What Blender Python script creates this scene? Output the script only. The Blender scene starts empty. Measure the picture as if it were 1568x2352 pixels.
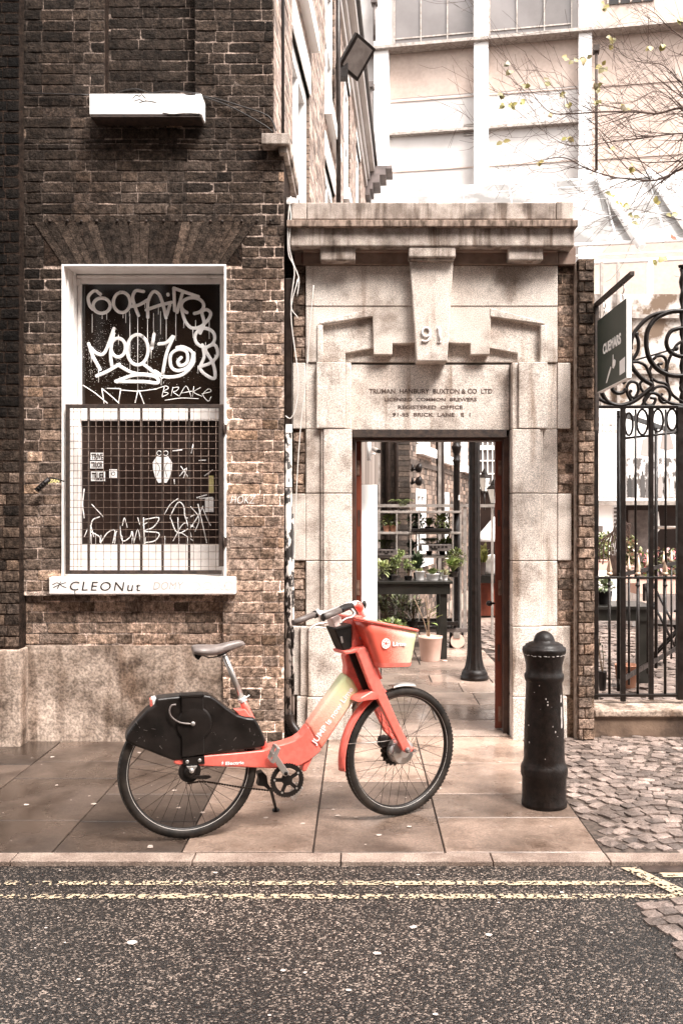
import bpy, bmesh, math, random
from mathutils import Vector, Matrix
SC = bpy.context.scene
COL = SC.collection
R = math.radians
# ------------------------------------------------------------------ camera, world, sun, exposure
F, CX, HY, EYE = 2100.0, 825.0, 1176.0, 1.62     # focal length in picture units, axis column, horizon row, eye height
cd = bpy.data.cameras.new('camera'); cam = bpy.data.objects.new('camera', cd); COL.objects.link(cam)
cam.location = (0, 0, EYE); cam.rotation_euler = (R(90), 0, 0)
cd.sensor_fit = 'HORIZONTAL'; cd.sensor_width = 24; cd.lens = F/1568*24; cd.shift_x = -(CX-784)/1568
cd.clip_start = .05; cd.clip_end = 2000
SC.camera = cam
w = bpy.data.worlds.new('World'); SC.world = w; w.use_nodes = True
nt = w.node_tree; bg = nt.nodes['Background']
sky = nt.nodes.new('ShaderNodeTexSky'); sky.sky_type = 'NISHITA'; sky.sun_disc = False
SUN_EL, SUN_AZ = 55, 140          # azimuth clockwise from +Y: behind the camera, to the right
sky.sun_elevation = R(SUN_EL); sky.sun_rotation = R(SUN_AZ); sky.dust_density = 4; sky.ozone_density = .3; sky.air_density = 1
hs = nt.nodes.new('ShaderNodeHueSaturation'); hs.inputs['Saturation'].default_value = .12   # overcast: grey cloud
mx = nt.nodes.new('ShaderNodeMix'); mx.data_type = 'RGBA'; mx.blend_type = 'MULTIPLY'; mx.inputs[0].default_value = 1
mx.inputs[7].default_value = (1, .955, .92, 1)
nt.links.new(sky.outputs[0], hs.inputs['Color']); nt.links.new(hs.outputs[0], mx.inputs[6]); nt.links.new(mx.outputs[2], bg.inputs['Color'])
bg.inputs['Strength'].default_value = .15
sd = bpy.data.lights.new('sun', 'SUN'); sd.energy = 1.5; sd.angle = R(20); sd.color = (1, .95, .90)
sun = bpy.data.objects.new('sun', sd); COL.objects.link(sun)
az = R(SUN_AZ); el = R(SUN_EL)
sdir = Vector((math.sin(az)*math.cos(el), math.cos(az)*math.cos(el), math.sin(el)))
sun.rotation_euler = sdir.to_track_quat('Z', 'Y').to_euler(); sun.location = (0, -5, 20)
SC.view_settings.view_transform = 'Standard'; SC.view_settings.look = 'None'
SC.view_settings.exposure = 1.98; SC.view_settings.gamma = 1; SC.view_settings.use_curve_mapping = False
SC.render.film_transparent = False
SC.cycles.max_bounces = 6

# ------------------------------------------------------------------ helpers
rnd = random.Random(7)
def P(px, py, Y): return Vector(((px-CX)*Y/F, Y, EYE-(py-HY)*Y/F))
def X(px, Y): return (px-CX)*Y/F
def Zz(py, Y): return EYE-(py-HY)*Y/F
def zoom(x0, y0, s): return lambda x, y: ((x0+x/s)/1.7417, (y0+y/s)/1.7417)
Z1 = zoom(0, 0, 1.1479); Z2 = zoom(1366, 0, 1.1487); Z3 = zoom(0, 1000, 1.3067); Z4 = zoom(1100, 750, 1.2062)
ZA = zoom(450, 2350, 1.0814); ZB = zoom(450, 2450, 2.24); ZC = zoom(1100, 2380, 2.0907); ZE = zoom(1400, 1700, 2.352)
ZG = zoom(2200, 1050, 2.476); ZH = zoom(2200, 1950, 2.2392); ZW = zoom(300, 1100, 1.3785); ZP = zoom(2350, 1600, 2.94)
ORG = {}
def tag(o, label=None, cat=None, group=None, kind=None):
    if label: o['label'] = label
    if cat: o['category'] = cat
    if group: o['group'] = group
    if kind: o['kind'] = kind
    return o
def thing(name, loc, label, cat, group=None):
    o = bpy.data.objects.new(name, None); COL.objects.link(o); o.location = loc; o.empty_display_size = .1
    ORG[o.name] = Vector(loc); return tag(o, label, cat, group)
def smoothpts(pts, n=5, closed=False):
    pts = [Vector(p) for p in pts]
    if len(pts) < 3: return pts
    out = []; N = len(pts)
    rng = range(N if closed else N-1)
    for i in rng:
        p1, p2 = pts[i], pts[(i+1) % N]
        p0 = pts[(i-1) % N] if (closed or i > 0) else p1*2-p2
        p3 = pts[(i+2) % N] if (closed or i+2 < N) else p2*2-p1
        for k in range(n):
            t = k/n
            out.append(.5*((2*p1)+(p2-p0)*t+(2*p0-5*p1+4*p2-p3)*t*t+(3*p1-p0-3*p2+p3)*t**3))
    if not closed: out.append(pts[-1])
    return out
class MB:
    def __init__(s): s.v = []; s.f = []; s.c = []; s.sm = []; s.col = None; s.has = False
    def face(s, idx, sm=False, col=None):
        s.f.append(tuple(idx)); s.sm.append(sm); c = col or s.col
        if c: s.has = True
        s.c.append(c or (1, 1, 1))
    def quad(s, a, b, c, d, col=None):
        n = len(s.v); s.v += [Vector(a), Vector(b), Vector(c), Vector(d)]; s.face((n, n+1, n+2, n+3), col=col)
    def box(s, x0, x1, y0, y1, z0, z1, fn=None, col=None):
        if x0 > x1: x0, x1 = x1, x0
        if y0 > y1: y0, y1 = y1, y0
        if z0 > z1: z0, z1 = z1, z0
        n = len(s.v)
        p = [(x, y, z) for z in (z0, z1) for y in (y0, y1) for x in (x0, x1)]
        s.v += [Vector(fn(*q)) if fn else Vector(q) for q in p]
        for f in ((0, 2, 3, 1), (4, 5, 7, 6), (0, 1, 5, 4), (2, 6, 7, 3), (0, 4, 6, 2), (1, 3, 7, 5)): s.face([n+i for i in f], col=col)
        return s
    def obox(s, c, a, b, d, col=None):   # centre and three half-axis vectors
        c, a, b, d = Vector(c), Vector(a), Vector(b), Vector(d)
        return s.box(-1, 1, -1, 1, -1, 1, fn=lambda x, y, z: c+a*x+b*y+d*z, col=col)
    def prism(s, front, back, col=None, sm=False):   # two matching loops
        n = len(s.v); k = len(front)
        s.v += [Vector(p) for p in front]+[Vector(p) for p in back]
        s.face(range(n, n+k), col=col); s.face(range(n+2*k-1, n+k-1, -1), col=col)
        for i in range(k): s.face((n+i, n+k+i, n+k+(i+1) % k, n+(i+1) % k), sm, col=col)
        return s
    def slabp(s, pts, Y, depth, col=None):  # polygon of picture points on the plane Y, going back by depth
        fr = [P(a, b, Y) for a, b in pts]
        return s.prism(fr, [p+Vector((0, depth, 0)) for p in fr], col)
    def tube(s, pts, r, seg=8, cap=True, closed=False, flat=None, col=None):
        pts = [Vector(p) for p in pts]; N = len(pts)
        rr = r if isinstance(r, (list, tuple)) else [r]*N
        n0 = len(s.v); prev = None
        for i, p in enumerate(pts):
            a = pts[(i-1) % N] if (i > 0 or closed) else p
            b = pts[(i+1) % N] if (i < N-1 or closed) else p
            t = (b-a)
            t = t.normalized() if t.length > 1e-9 else Vector((0, 0, 1))
            if flat: nrm = Vector(flat[0])
            else:
                if prev is None: nrm = Vector((0, 0, 1)) if abs(t.z) < .9 else Vector((1, 0, 0))
                else: nrm = prev
            nrm = (nrm-t*nrm.dot(t))
            nrm = nrm.normalized() if nrm.length > 1e-6 else t.orthogonal().normalized()
            prev = nrm; bi = t.cross(nrm)
            fl = flat[1] if flat else 1
            for k in range(seg):
                an = 2*math.pi*k/seg
                s.v.append(p+nrm*(math.cos(an)*rr[i]*fl)+bi*(math.sin(an)*rr[i]))
        M = N if closed else N-1
        for i in range(M):
            for k in range(seg):
                a = n0+i*seg+k; b = n0+i*seg+(k+1) % seg; c = n0+((i+1) % N)*seg+(k+1) % seg; d = n0+((i+1) % N)*seg+k
                s.face((a, b, c, d), True, col=col)
        if cap and not closed:
            s.face([n0+k for k in range(seg)][::-1], col=col); s.face([n0+(N-1)*seg+k for k in range(seg)], col=col)
        return s
    def lathe(s, prof, c, seg=32, col=None, sm=True, ax=None):   # prof: (radius, height) ; ax: (a, b, up)
        c = Vector(c); a, b, u = ax or (Vector((1, 0, 0)), Vector((0, 1, 0)), Vector((0, 0, 1)))
        n0 = len(s.v)
        for r_, h in prof:
            for k in range(seg):
                an = 2*math.pi*k/seg; s.v.append(c+a*(math.cos(an)*r_)+b*(math.sin(an)*r_)+u*h)
        for i in range(len(prof)-1):
            for k in range(seg):
                p = n0+i*seg+k; q = n0+i*seg+(k+1) % seg
                s.face((p, q, q+seg, p+seg), sm, col=col)
        s.face([n0+k for k in range(seg)][::-1], col=col); s.face([n0+(len(prof)-1)*seg+k for k in range(seg)], col=col)
        return s
    def build(s, name, m, parent=None, bevel=0, seg=2, origin=None, smooth=False):
        if not s.f: s.box(0, .001, 0, .001, 0, .001)
        if parent is not None: o0 = ORG[parent.name]
        elif origin is not None: o0 = Vector(origin)
        else:
            xs = [v.x for v in s.v]; ys = [v.y for v in s.v]; zs = [v.z for v in s.v]
            o0 = Vector(((min(xs)+max(xs))/2, (min(ys)+max(ys))/2, min(zs)))
        me = bpy.data.meshes.new(name)
        me.from_pydata([tuple(v-o0) for v in s.v], [], s.f)
        me.polygons.foreach_set('use_smooth', [bool(x) or smooth for x in s.sm])
        if s.has:
            at = me.color_attributes.new('col', 'FLOAT_COLOR', 'CORNER'); buf = []
            for f, c in zip(s.f, s.c): buf += [c[0], c[1], c[2], 1.0]*len(f)
            at.data.foreach_set('color', buf)
        me.update()
        bm = bmesh.new(); bm.from_mesh(me); bmesh.ops.recalc_face_normals(bm, faces=bm.faces); bm.to_mesh(me); bm.free()
        o = bpy.data.objects.new(name, me); COL.objects.link(o); me.materials.append(m)
        if parent is not None: o.parent = parent
        else: o.location = o0
        ORG[o.name] = o0
        if bevel:
            b = o.modifiers.new('bevel', 'BEVEL'); b.width = bevel; b.segments = seg; b.limit_method = 'ANGLE'; b.angle_limit = R(35)
            b.harden_normals = False
        return o
def copy_tree(o, parent=None):
    c = o.copy(); COL.objects.link(c)
    if parent is not None: c.parent = parent
    ORG[c.name] = ORG[o.name]
    for ch in list(o.children): copy_tree(ch, c)
    return c
def text_mb(mb, string, o, right, up, width=None, height=None, thick=.002, bold=0, shear=0, spacing=1.0, col=None, align=0):
    cu = bpy.data.curves.new('txt', 'FONT'); cu.body = string; cu.size = 1; cu.extrude = .5; cu.offset = bold; cu.shear = shear
    cu.space_character = spacing; cu.resolution_u = 3
    ob = bpy.data.objects.new('txt', cu); COL.objects.link(ob)
    dg = bpy.context.evaluated_depsgraph_get(); me = bpy.data.meshes.new_from_object(ob.evaluated_get(dg))
    xs = [v.co.x for v in me.vertices]; ys = [v.co.y for v in me.vertices]
    x0, x1, y0, y1 = min(xs), max(xs), min(ys), max(ys)
    sy = height/(y1-y0) if height else width/(x1-x0)
    sx = width/(x1-x0) if width else sy
    right = Vector(right).normalized(); up = Vector(up).normalized(); nn = right.cross(up); o = Vector(o)
    n = len(mb.v)
    for v in me.vertices:
        mb.v.append(o+right*((v.co.x-x0-align*(x1-x0))*sx)+up*((v.co.y-y0)*sy)+nn*(v.co.z*thick*2))
    for p in me.polygons: mb.face([n+i for i in p.vertices], col=col)
    bpy.data.objects.remove(ob); bpy.data.curves.remove(cu); bpy.data.meshes.remove(me)
# ------------------------------------------------------------------ materials
MATS = {}
def mat(name, c1, c2=None, scale=8, rng=(.35, .65), rough=.8, rough2=None, metal=0, bump=0, bscale=80, bdist=.01, attr=False,
        stain=None, fine=None, coat=0, detail=6, trans=0, alpha=None, spec=.5, stretch=None, streak=None):
    if name in MATS: return MATS[name]
    m = bpy.data.materials.new(name); m.use_nodes = True; nt = m.node_tree; N = nt.nodes; L = nt.links
    b = N['Principled BSDF']; tc = N.new('ShaderNodeTexCoord'); co = tc.outputs['Object']
    if stretch:
        mp = N.new('ShaderNodeMapping'); mp.inputs['Scale'].default_value = stretch; L.new(co, mp.inputs[0]); cs = mp.outputs[0]
    else: cs = co
    def noise(sc, dt=6, src=None, ro=.6):
        n = N.new('ShaderNodeTexNoise'); n.inputs['Scale'].default_value = sc; n.inputs['Detail'].default_value = dt
        n.inputs['Roughness'].default_value = ro
        L.new(src or co, n.inputs['Vector']); return n.outputs['Fac']
    def ramp(f, a, c, lo, hi):
        r = N.new('ShaderNodeValToRGB'); L.new(f, r.inputs[0]); e = r.color_ramp.elements
        e[0].position = lo; e[1].position = hi; e[0].color = (*a, 1); e[1].color = (*c, 1); return r.outputs[0]
    def mul(a, c, f=1):
        q = N.new('ShaderNodeMix'); q.data_type = 'RGBA'; q.blend_type = 'MULTIPLY'; q.inputs[0].default_value = f
        L.new(a, q.inputs[6]); L.new(c, q.inputs[7]); return q.outputs[2]
    f = noise(scale, detail, cs)
    c = ramp(f, c1, c2 or c1, *rng)
    if attr:
        at = N.new('ShaderNodeAttribute'); at.attribute_name = 'col'; c = mul(at.outputs['Color'], c)
    if fine: c = mul(c, ramp(noise(fine[0], 3), (fine[1],)*3, (fine[2],)*3, .38, .62))
    if stain:   # (scale, low, rng_lo, rng_hi)
        c = mul(c, ramp(noise(stain[0], 5), (stain[1], stain[1]*.93, stain[1]*.88), (1, 1, 1), stain[2], stain[3]))
    if streak:   # run-off marks: (across, along, low, lo, hi)
        mp = N.new('ShaderNodeMapping'); mp.inputs['Scale'].default_value = (streak[0], streak[0], streak[1]); L.new(co, mp.inputs[0])
        c = mul(c, ramp(noise(1, 6, mp.outputs[0], .55), (streak[2], streak[2]*.86, streak[2]*.76), (1, 1, 1), streak[3], streak[4]))
    L.new(c, b.inputs['Base Color'])
    if rough2 is not None:
        r = ramp(noise(scale*.7, 4), (rough,)*3, (rough2,)*3, .4, .6); L.new(r, b.inputs['Roughness'])
    else: b.inputs['Roughness'].default_value = rough
    b.inputs['Metallic'].default_value = metal; b.inputs['Specular IOR Level'].default_value = spec
    if coat: b.inputs['Coat Weight'].default_value = coat; b.inputs['Coat Roughness'].default_value = .08
    if trans: b.inputs['Transmission Weight'].default_value = trans
    if alpha: b.inputs['Alpha'].default_value = alpha
    if bump:
        bn = N.new('ShaderNodeBump'); bn.inputs['Strength'].default_value = bump; bn.inputs['Distance'].default_value = bdist
        L.new(noise(bscale, 8, None, .65), bn.inputs['Height']); L.new(bn.outputs[0], b.inputs['Normal'])
    MATS[name] = m; return m
W3 = (1, 1, 1)
M_brick = mat('brick', (.42, .40, .38), (1.6, 1.54, 1.5), scale=24, rng=(.36, .66), rough=.85, bump=1, bscale=46, bdist=.016, attr=True, fine=(95, .55, 1.35), detail=10, spec=.12, stain=(2.2, .7, .35, .55))
M_brickfar = mat('brick_far', (.7, .68, .66), (1.25, 1.2, 1.2), scale=5, rough=.9, attr=True, fine=(30, .7, 1.2))
M_stone = mat('granite_ashlar', (.56, .465, .40), (.84, .76, .69), scale=3.2, rng=(.3, .7), rough=.8, bump=.35, bscale=150, bdist=.004, fine=(190, .45, 1.3), stain=(2.8, .5, .36, .5), detail=9, streak=(9, .9, .55, .30, .43), spec=.25)
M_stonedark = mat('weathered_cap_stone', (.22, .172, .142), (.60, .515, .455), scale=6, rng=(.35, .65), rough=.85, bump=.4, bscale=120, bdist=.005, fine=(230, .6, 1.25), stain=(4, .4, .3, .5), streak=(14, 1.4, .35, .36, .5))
M_joint = mat('stone_joint', (.14, .10, .08), (.25, .19, .15), scale=30, rough=.95)
M_white = mat('white_paint', (.72, .66, .62), (.9, .86, .83), scale=5, rough=.55, bump=.15, bscale=60, stain=(9, .55, .22, .34))
M_whiteclean = mat('white_board_paint', (.86, .84, .82), (.92, .9, .88), scale=3, rough=.5)
M_glassdark = mat('dark_glass', (.010, .006, .004), (.022, .014, .010), scale=3, rough=.06, spec=.5)
M_darkboard = mat('dark_sheet', (.016, .009, .007), (.03, .018, .014), scale=4, rough=.35, bump=.05, spec=.3)
M_iron = mat('black_iron', (.006, .004, .003), (.016, .010, .008), scale=25, rough=.32, rough2=.5, bump=.25, bscale=90, bdist=.004, spec=.3)
M_ironflaky = mat('chipped_black_paint', (.006, .004, .003), (.016, .010, .008), scale=30, rough=.3, rough2=.5, bump=.5, bscale=50, bdist=.006, spec=.25)
M_rustframe = mat('rusty_steel', (.012, .007, .005), (.055, .032, .022), scale=30, rough=.7, bump=.3, bscale=120)
M_wire = mat('galvanised_wire', (.10, .06, .045), (.26, .19, .15), scale=40, rough=.5, metal=.3)
M_peel = mat('peeling_pipe_paint', (.012, .007, .005), (.62, .55, .50), scale=22, rng=(.47, .51), rough=.6, bump=.4, bscale=40, stretch=(1, 1, .45))
M_pipeblk = mat('black_pipe_paint', (.012, .007, .005), (.03, .02, .016), scale=20, rough=.35, bump=.2, spec=.3)
M_cablew = mat('pale_cable', (.55, .5, .46), (.7, .66, .62), scale=9, rough=.5)
M_cableb = mat('black_cable', (.008, .005, .004), (.015, .01, .008), scale=9, rough=.5)
M_render = mat('rendered_panel', (.20, .145, .11), (.58, .46, .38), scale=3.5, rng=(.35, .66), rough=.9, bump=.5, bscale=30, bdist=.01, fine=(60, .6, 1.25), stain=(5, .35, .34, .5), detail=9, streak=(5, 1.2, .45, .35, .52), spec=.2)
M_graf = mat('white_spray_paint', (.88, .85, .83), (.92, .9, .88), scale=3, rough=.5)
M_inkblk = mat('black_marker', (.02, .012, .01), (.03, .02, .015), scale=3, rough=.6)
M_inkgrey = mat('faded_marker', (.42, .36, .33), (.55, .5, .46), scale=12, rough=.8)
M_letter = mat('cut_letters', (.05, .033, .026), (.15, .10, .08), scale=30, rough=.9)
M_slab = mat('paving_slab', (.5, .47, .45), (1.35, 1.3, 1.27), scale=2.6, rng=(.3, .7), rough=.16, rough2=.5, bump=.15, bscale=120, bdist=.004, attr=True, fine=(90, .75, 1.2), stain=(5, .6, .3, .5), detail=8)
M_grout = mat('paving_joint', (.02, .012, .009), (.05, .034, .026), scale=20, rough=.8)
M_kerb = mat('granite_kerb', (.24, .17, .135), (.44, .34, .28), scale=6, rough=.6, rough2=.4, bump=.5, bscale=110, bdist=.006, fine=(140, .6, 1.25))
M_sett = mat('granite_sett', (.55, .52, .5), (1.25, 1.2, 1.18), scale=8, rough=.35, rough2=.6, bump=.6, bscale=45, bdist=.012, attr=True, fine=(110, .6, 1.25))
M_coral = mat('coral_frame_paint', (.93, .155, .115), (.97, .20, .155), scale=3, rough=.28, coat=.5, fine=(35, .86, 1.06), stain=(7, .86, .34, .42))
M_black = mat('black_plastic', (.008, .006, .005), (.02, .015, .013), scale=12, rough=.28, rough2=.42, bump=.05, spec=.3)
M_tyre = mat('tyre_rubber', (.008, .006, .005), (.035, .026, .02), scale=14, rough=.6, bump=.3, bscale=120, spec=.3)
M_alu = mat('silver_metal', (.5, .46, .43), (.68, .64, .6), scale=12, rough=.3, metal=.75)
M_grey = mat('grey_saddle', (.16, .13, .12), (.24, .20, .18), scale=20, rough=.35)
M_grip = mat('grey_grip', (.10, .08, .072), (.17, .14, .125), scale=20, rough=.45)
M_spoke = mat('dark_spoke', (.012, .008, .006), (.03, .02, .015), scale=30, rough=.4, metal=.4, spec=.3)
M_stripe = mat('reflective_stripe', (.6, .55, .5), (.75, .7, .66), scale=9, rough=.4)
M_signgreen = mat('dark_green_panel', (.020, .032, .024), (.026, .040, .030), scale=4, rough=.5)
M_wood = mat('red_brown_door_paint', (.085, .020, .011), (.19, .05, .028), scale=7, rough=.4, bump=.1, stretch=(1, 1, .2), spec=.25)
M_wooddark = mat('dark_frame_wood', (.025, .010, .006), (.07, .03, .018), scale=9, rough=.5)
M_green = mat('leaf_green', (.7, .7, .7), (1.3, 1.3, 1.2), scale=12, rough=.45, attr=True)
M_terra = mat('terracotta', (.28, .12, .07), (.36, .18, .11), scale=8, rough=.7)
M_pinkpot = mat('pale_pink_pot', (.62, .40, .32), (.70, .48, .40), scale=5, rough=.6)
M_whitepot = mat('white_glazed_pot', (.82, .78, .75), (.9, .87, .84), scale=5, rough=.3)
M_greypot = mat('grey_pot', (.07, .055, .05), (.13, .105, .095), scale=8, rough=.5)
M_table = mat('charcoal_table_paint', (.010, .0095, .0075), (.022, .020, .017), scale=6, rough=.3)
M_steel = mat('zinc_steel', (.24, .205, .18), (.44, .39, .355), scale=9, rough=.4, metal=.35)
M_pale = mat('pale_cladding', (.47, .435, .415), (.56, .525, .505), scale=1.2, rough=.7)
M_pinkbrick = mat('pale_pink_brick', (.43, .335, .285), (.52, .42, .365), scale=.8, rough=.8, fine=(9, .93, 1.04))
M_winfar = mat('far_window_glass', (.14, .125, .12), (.22, .20, .195), scale=.4, rough=.2)
M_bark = mat('bark', (.035, .018, .012), (.09, .05, .035), scale=14, rough=.8)
M_leafy = mat('yellow_leaf', (.8, .8, .8), (1.2, 1.2, 1.1), scale=12, rough=.5, attr=True)
def coltex(name): return mat(name, W3, W3, attr=True)
def brick_rgb(l, t=0.0, rr=None):   # l: lightness, t: warmth
    return (l, l*(.755-.06*t), l*(.61-.11*t))
# ------------------------------------------------------------------ brickwork
def bricks(mb, u0, u1, z0, z1, fn, colfn, holes=(), ch=.0758, bl=.222, mj=.009, seed=1, fine=True, proud=.0062, mort=(.10, .07, .052), flemish=True, offs=0.0):
    g = random.Random(seed)
    us = sorted({u0, u1} | {min(max(h[i], u0), u1) for h in holes for i in (0, 1)})
    zs = sorted({z0, z1} | {min(max(h[i], z0), z1) for h in holes for i in (2, 3)})
    for i in range(len(us)-1):
        for j in range(len(zs)-1):
            uc = (us[i]+us[i+1])/2; zc = (zs[j]+zs[j+1])/2
            if any(h[0] < uc < h[1] and h[2] < zc < h[3] for h in holes): continue
            a, b, c, d = us[i], us[i+1], zs[j], zs[j+1]
            if not callable(mort): mb.quad(fn(a, 0, c), fn(b, 0, c), fn(b, 0, d), fn(a, 0, d), col=mort); continue
            n1 = max(1, int((b-a)/.12)); n2 = max(1, int((d-c)/.12))
            for p in range(n1):
                for q in range(n2):
                    e, f, k, l = a+(b-a)*p/n1, a+(b-a)*(p+1)/n1, c+(d-c)*q/n2, c+(d-c)*(q+1)/n2
                    mb.quad(fn(e, 0, k), fn(f, 0, k), fn(f, 0, l), fn(e, 0, l), col=mort((e+f)/2, (k+l)/2))
    row = math.floor((z0-offs)/ch)
    while row*ch+offs < z1:
        a = max(row*ch+offs, z0); b = min((row+1)*ch+offs, z1)
        if b-a > .02:
            zc = (a+b)/2
            iv = [(u0, u1)]
            for h in holes:
                if h[2] < zc < h[3]:
                    nv = []
                    for p, q in iv:
                        if h[1] <= p or h[0] >= q: nv.append((p, q)); continue
                        if h[0] > p: nv.append((p, h[0]))
                        if h[1] < q: nv.append((h[1], q))
                    iv = nv
            u = math.floor(u0/bl)*bl-bl+(bl*.37 if row % 2 else 0)+g.uniform(-.012, .012); k = 0
            while u < u1:
                Lb = bl*(1 if (k+row) % 2 or not flemish else .5)*g.uniform(.96, 1.04); k += 1
                for p, q in iv:
                    s = max(u, p); e = min(u+Lb-.0032, q)
                    if e-s < .02: continue
                    one_brick(mb, s, e, a+mj/2, b-mj/2, fn, colfn((s+e)/2, zc, g), g, fine, proud)
                u += Lb
        row += 1
def one_brick(mb, s, e, a, b, fn, col, g, fine, proud):
    pr = proud*g.uniform(.55, 1.35); n = len(mb.v)
    if not fine:
        mb.v += [fn(s, 0, a), fn(e, 0, a), fn(e, 0, b), fn(s, 0, b), fn(s, pr, a), fn(e, pr, a), fn(e, pr, b), fn(s, pr, b)]
        for f in ((4, 5, 6, 7), (0, 1, 5, 4), (1, 2, 6, 5), (2, 3, 7, 6), (3, 0, 4, 7)): mb.face([n+i for i in f], col=col)
        return
    nx = 4; nz = 2; tl = g.uniform(-.0015, .0015); j = .0018
    # outer ring on the mortar plane, grid a little inset and proud
    for kz in range(nz+1):
        for kx in range(nx+1):
            u = s+(e-s)*kx/nx; z = a+(b-a)*kz/nz
            ex = kx in (0, nx); ez = kz in (0, nz)
            u2 = u+(.0035 if kx == 0 else -.0035 if kx == nx else 0)+g.uniform(-j, j)
            z2 = z+(.003 if kz == 0 else -.003 if kz == nz else 0)+g.uniform(-j, j)
            ww = pr+tl*(kx/nx-.5)*2+g.uniform(-.001, .001)-(.0012 if ex or ez else 0)-(.003*g.random() if (ex and ez) else 0)
            mb.v.append(fn(u2, ww, z2))
    W = nx+1
    for kz in range(nz):
        for kx in range(nx): mb.face((n+kz*W+kx, n+kz*W+kx+1, n+(kz+1)*W+kx+1, n+(kz+1)*W+kx), False, col=col)
    m = len(mb.v); ring = [(kx, 0) for kx in range(nx)]+[(nx, kz) for kz in range(nz)]+[(kx, nz) for kx in range(nx, 0, -1)]+[(0, kz) for kz in range(nz, 0, -1)]
    for kx, kz in ring: mb.v.append(fn(s+(e-s)*kx/nx, -.002, a+(b-a)*kz/nz))
    for i in range(len(ring)):
        i2 = (i+1) % len(ring)
        mb.face((m+i, m+i2, n+ring[i2][1]*W+ring[i2][0], n+ring[i][1]*W+ring[i][0]), False, col=col)
# ================================================================== THE SETTING
YL = 6.43      # face of the sooty brick building
YG = 6.56      # face of the stone gateway
def st(o): return tag(o, kind='structure')
g_ = MB(); g_.quad((-300, -300, -.09), (300, -300, -.09), (300, 600, -.09), (-300, 600, -.09)); st(g_.build('ground', M_grout))
def asphalt():
    m = bpy.data.materials.new('wet_asphalt'); m.use_nodes = True; nt = m.node_tree; N = nt.nodes; L = nt.links; b = N['Principled BSDF']
    tc = N.new('ShaderNodeTexCoord')
    v = N.new('ShaderNodeTexVoronoi'); v.inputs['Scale'].default_value = 145; L.new(tc.outputs['Object'], v.inputs['Vector'])
    bw = N.new('ShaderNodeSeparateColor'); L.new(v.outputs['Color'], bw.inputs[0])
    r = N.new('ShaderNodeValToRGB'); L.new(bw.outputs[0], r.inputs[0]); e = r.color_ramp.elements
    e[0].position = .0; e[0].color = (.006, .004, .003, 1); e[1].position = .98; e[1].color = (.40, .32, .27, 1)
    q = e.new(.45); q.color = (.010, .0075, .006, 1); q = e.new(.78); q.color = (.055, .043, .036, 1)
    n = N.new('ShaderNodeTexNoise'); n.inputs['Scale'].default_value = 1.1; n.inputs['Detail'].default_value = 5; L.new(tc.outputs['Object'], n.inputs['Vector'])
    r2 = N.new('ShaderNodeValToRGB'); L.new(n.outputs['Fac'], r2.inputs[0]); r2.color_ramp.elements[0].position = .34; r2.color_ramp.elements[1].position = .66
    r2.color_ramp.elements[0].color = (.5, .48, .46, 1); r2.color_ramp.elements[1].color = (1.5, 1.45, 1.4, 1)
    mm = N.new('ShaderNodeMix'); mm.data_type = 'RGBA'; mm.blend_type = 'MULTIPLY'; mm.inputs[0].default_value = 1
    L.new(r.outputs[0], mm.inputs[6]); L.new(r2.outputs[0], mm.inputs[7]); L.new(mm.outputs[2], b.inputs['Base Color'])
    b.inputs['Roughness'].default_value = .42
    bn = N.new('ShaderNodeBump'); bn.inputs['Strength'].default_value = .9; bn.inputs['Distance'].default_value = .006; bn.invert = True
    L.new(v.outputs['Distance'], bn.inputs['Height']); L.new(bn.outputs[0], b.inputs['Normal'])
    return m
r_ = MB()
r_.box(-14, 14, -9, 4.235, -.085, -.022)
st(r_.build('road', asphalt()))
def worn_yellow():
    m = bpy.data.materials.new('worn_yellow_line'); m.use_nodes = True; nt = m.node_tree; N = nt.nodes; L = nt.links; b = N['Principled BSDF']
    tc = N.new('ShaderNodeTexCoord'); v = N.new('ShaderNodeTexVoronoi'); v.inputs['Scale'].default_value = 85; L.new(tc.outputs['Object'], v.inputs['Vector'])
    s = N.new('ShaderNodeSeparateColor'); L.new(v.outputs['Color'], s.inputs[0])
    n = N.new('ShaderNodeTexNoise'); n.inputs['Scale'].default_value = 1.6; n.inputs['Detail'].default_value = 4; L.new(tc.outputs['Object'], n.inputs['Vector'])
    sx = N.new('ShaderNodeSeparateXYZ'); L.new(tc.outputs['Object'], sx.inputs[0])
    a = N.new('ShaderNodeMath'); a.operation = 'MULTIPLY_ADD'; L.new(sx.outputs[0], a.inputs[0]); a.inputs[1].default_value = -.16; L.new(n.outputs['Fac'], a.inputs[2])
    gt = N.new('ShaderNodeMath'); gt.operation = 'GREATER_THAN'; ad = N.new('ShaderNodeMath'); ad.operation = 'ADD'; ad.inputs[1].default_value = .07; L.new(s.outputs[0], ad.inputs[0]); L.new(ad.outputs[0], gt.inputs[0]); L.new(a.outputs[0], gt.inputs[1])
    L.new(gt.outputs[0], b.inputs['Alpha']); b.inputs['Base Color'].default_value = (.56, .44, .30, 1); b.inputs['Roughness'].default_value = .6
    return m
M_yel = worn_yellow()
yl = MB()
for yc, wd, x1 in ((4.035, .044, 1.30), (3.895, .046, 1.36)):
    for k in range(60):
        xa = -3.2+(x1+3.2)*k/60; xb = -3.2+(x1+3.2)*(k+1)/60
        j = rnd.uniform(-.002, .002)
        yl.quad((xa, yc-wd/2+j, -.018), (xb, yc-wd/2+j, -.018), (xb, yc+wd/2+j, -.018), (xa, yc+wd/2+j, -.018))
yl.quad((1.36, 4.10, -.018), (3.4, 4.10, -.018), (3.4, 4.15, -.018), (1.36, 4.15, -.018))
yl.quad((1.42, 3.95, -.018), (3.4, 3.93, -.018), (3.4, 3.985, -.018), (1.42, 4.00, -.018))
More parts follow.
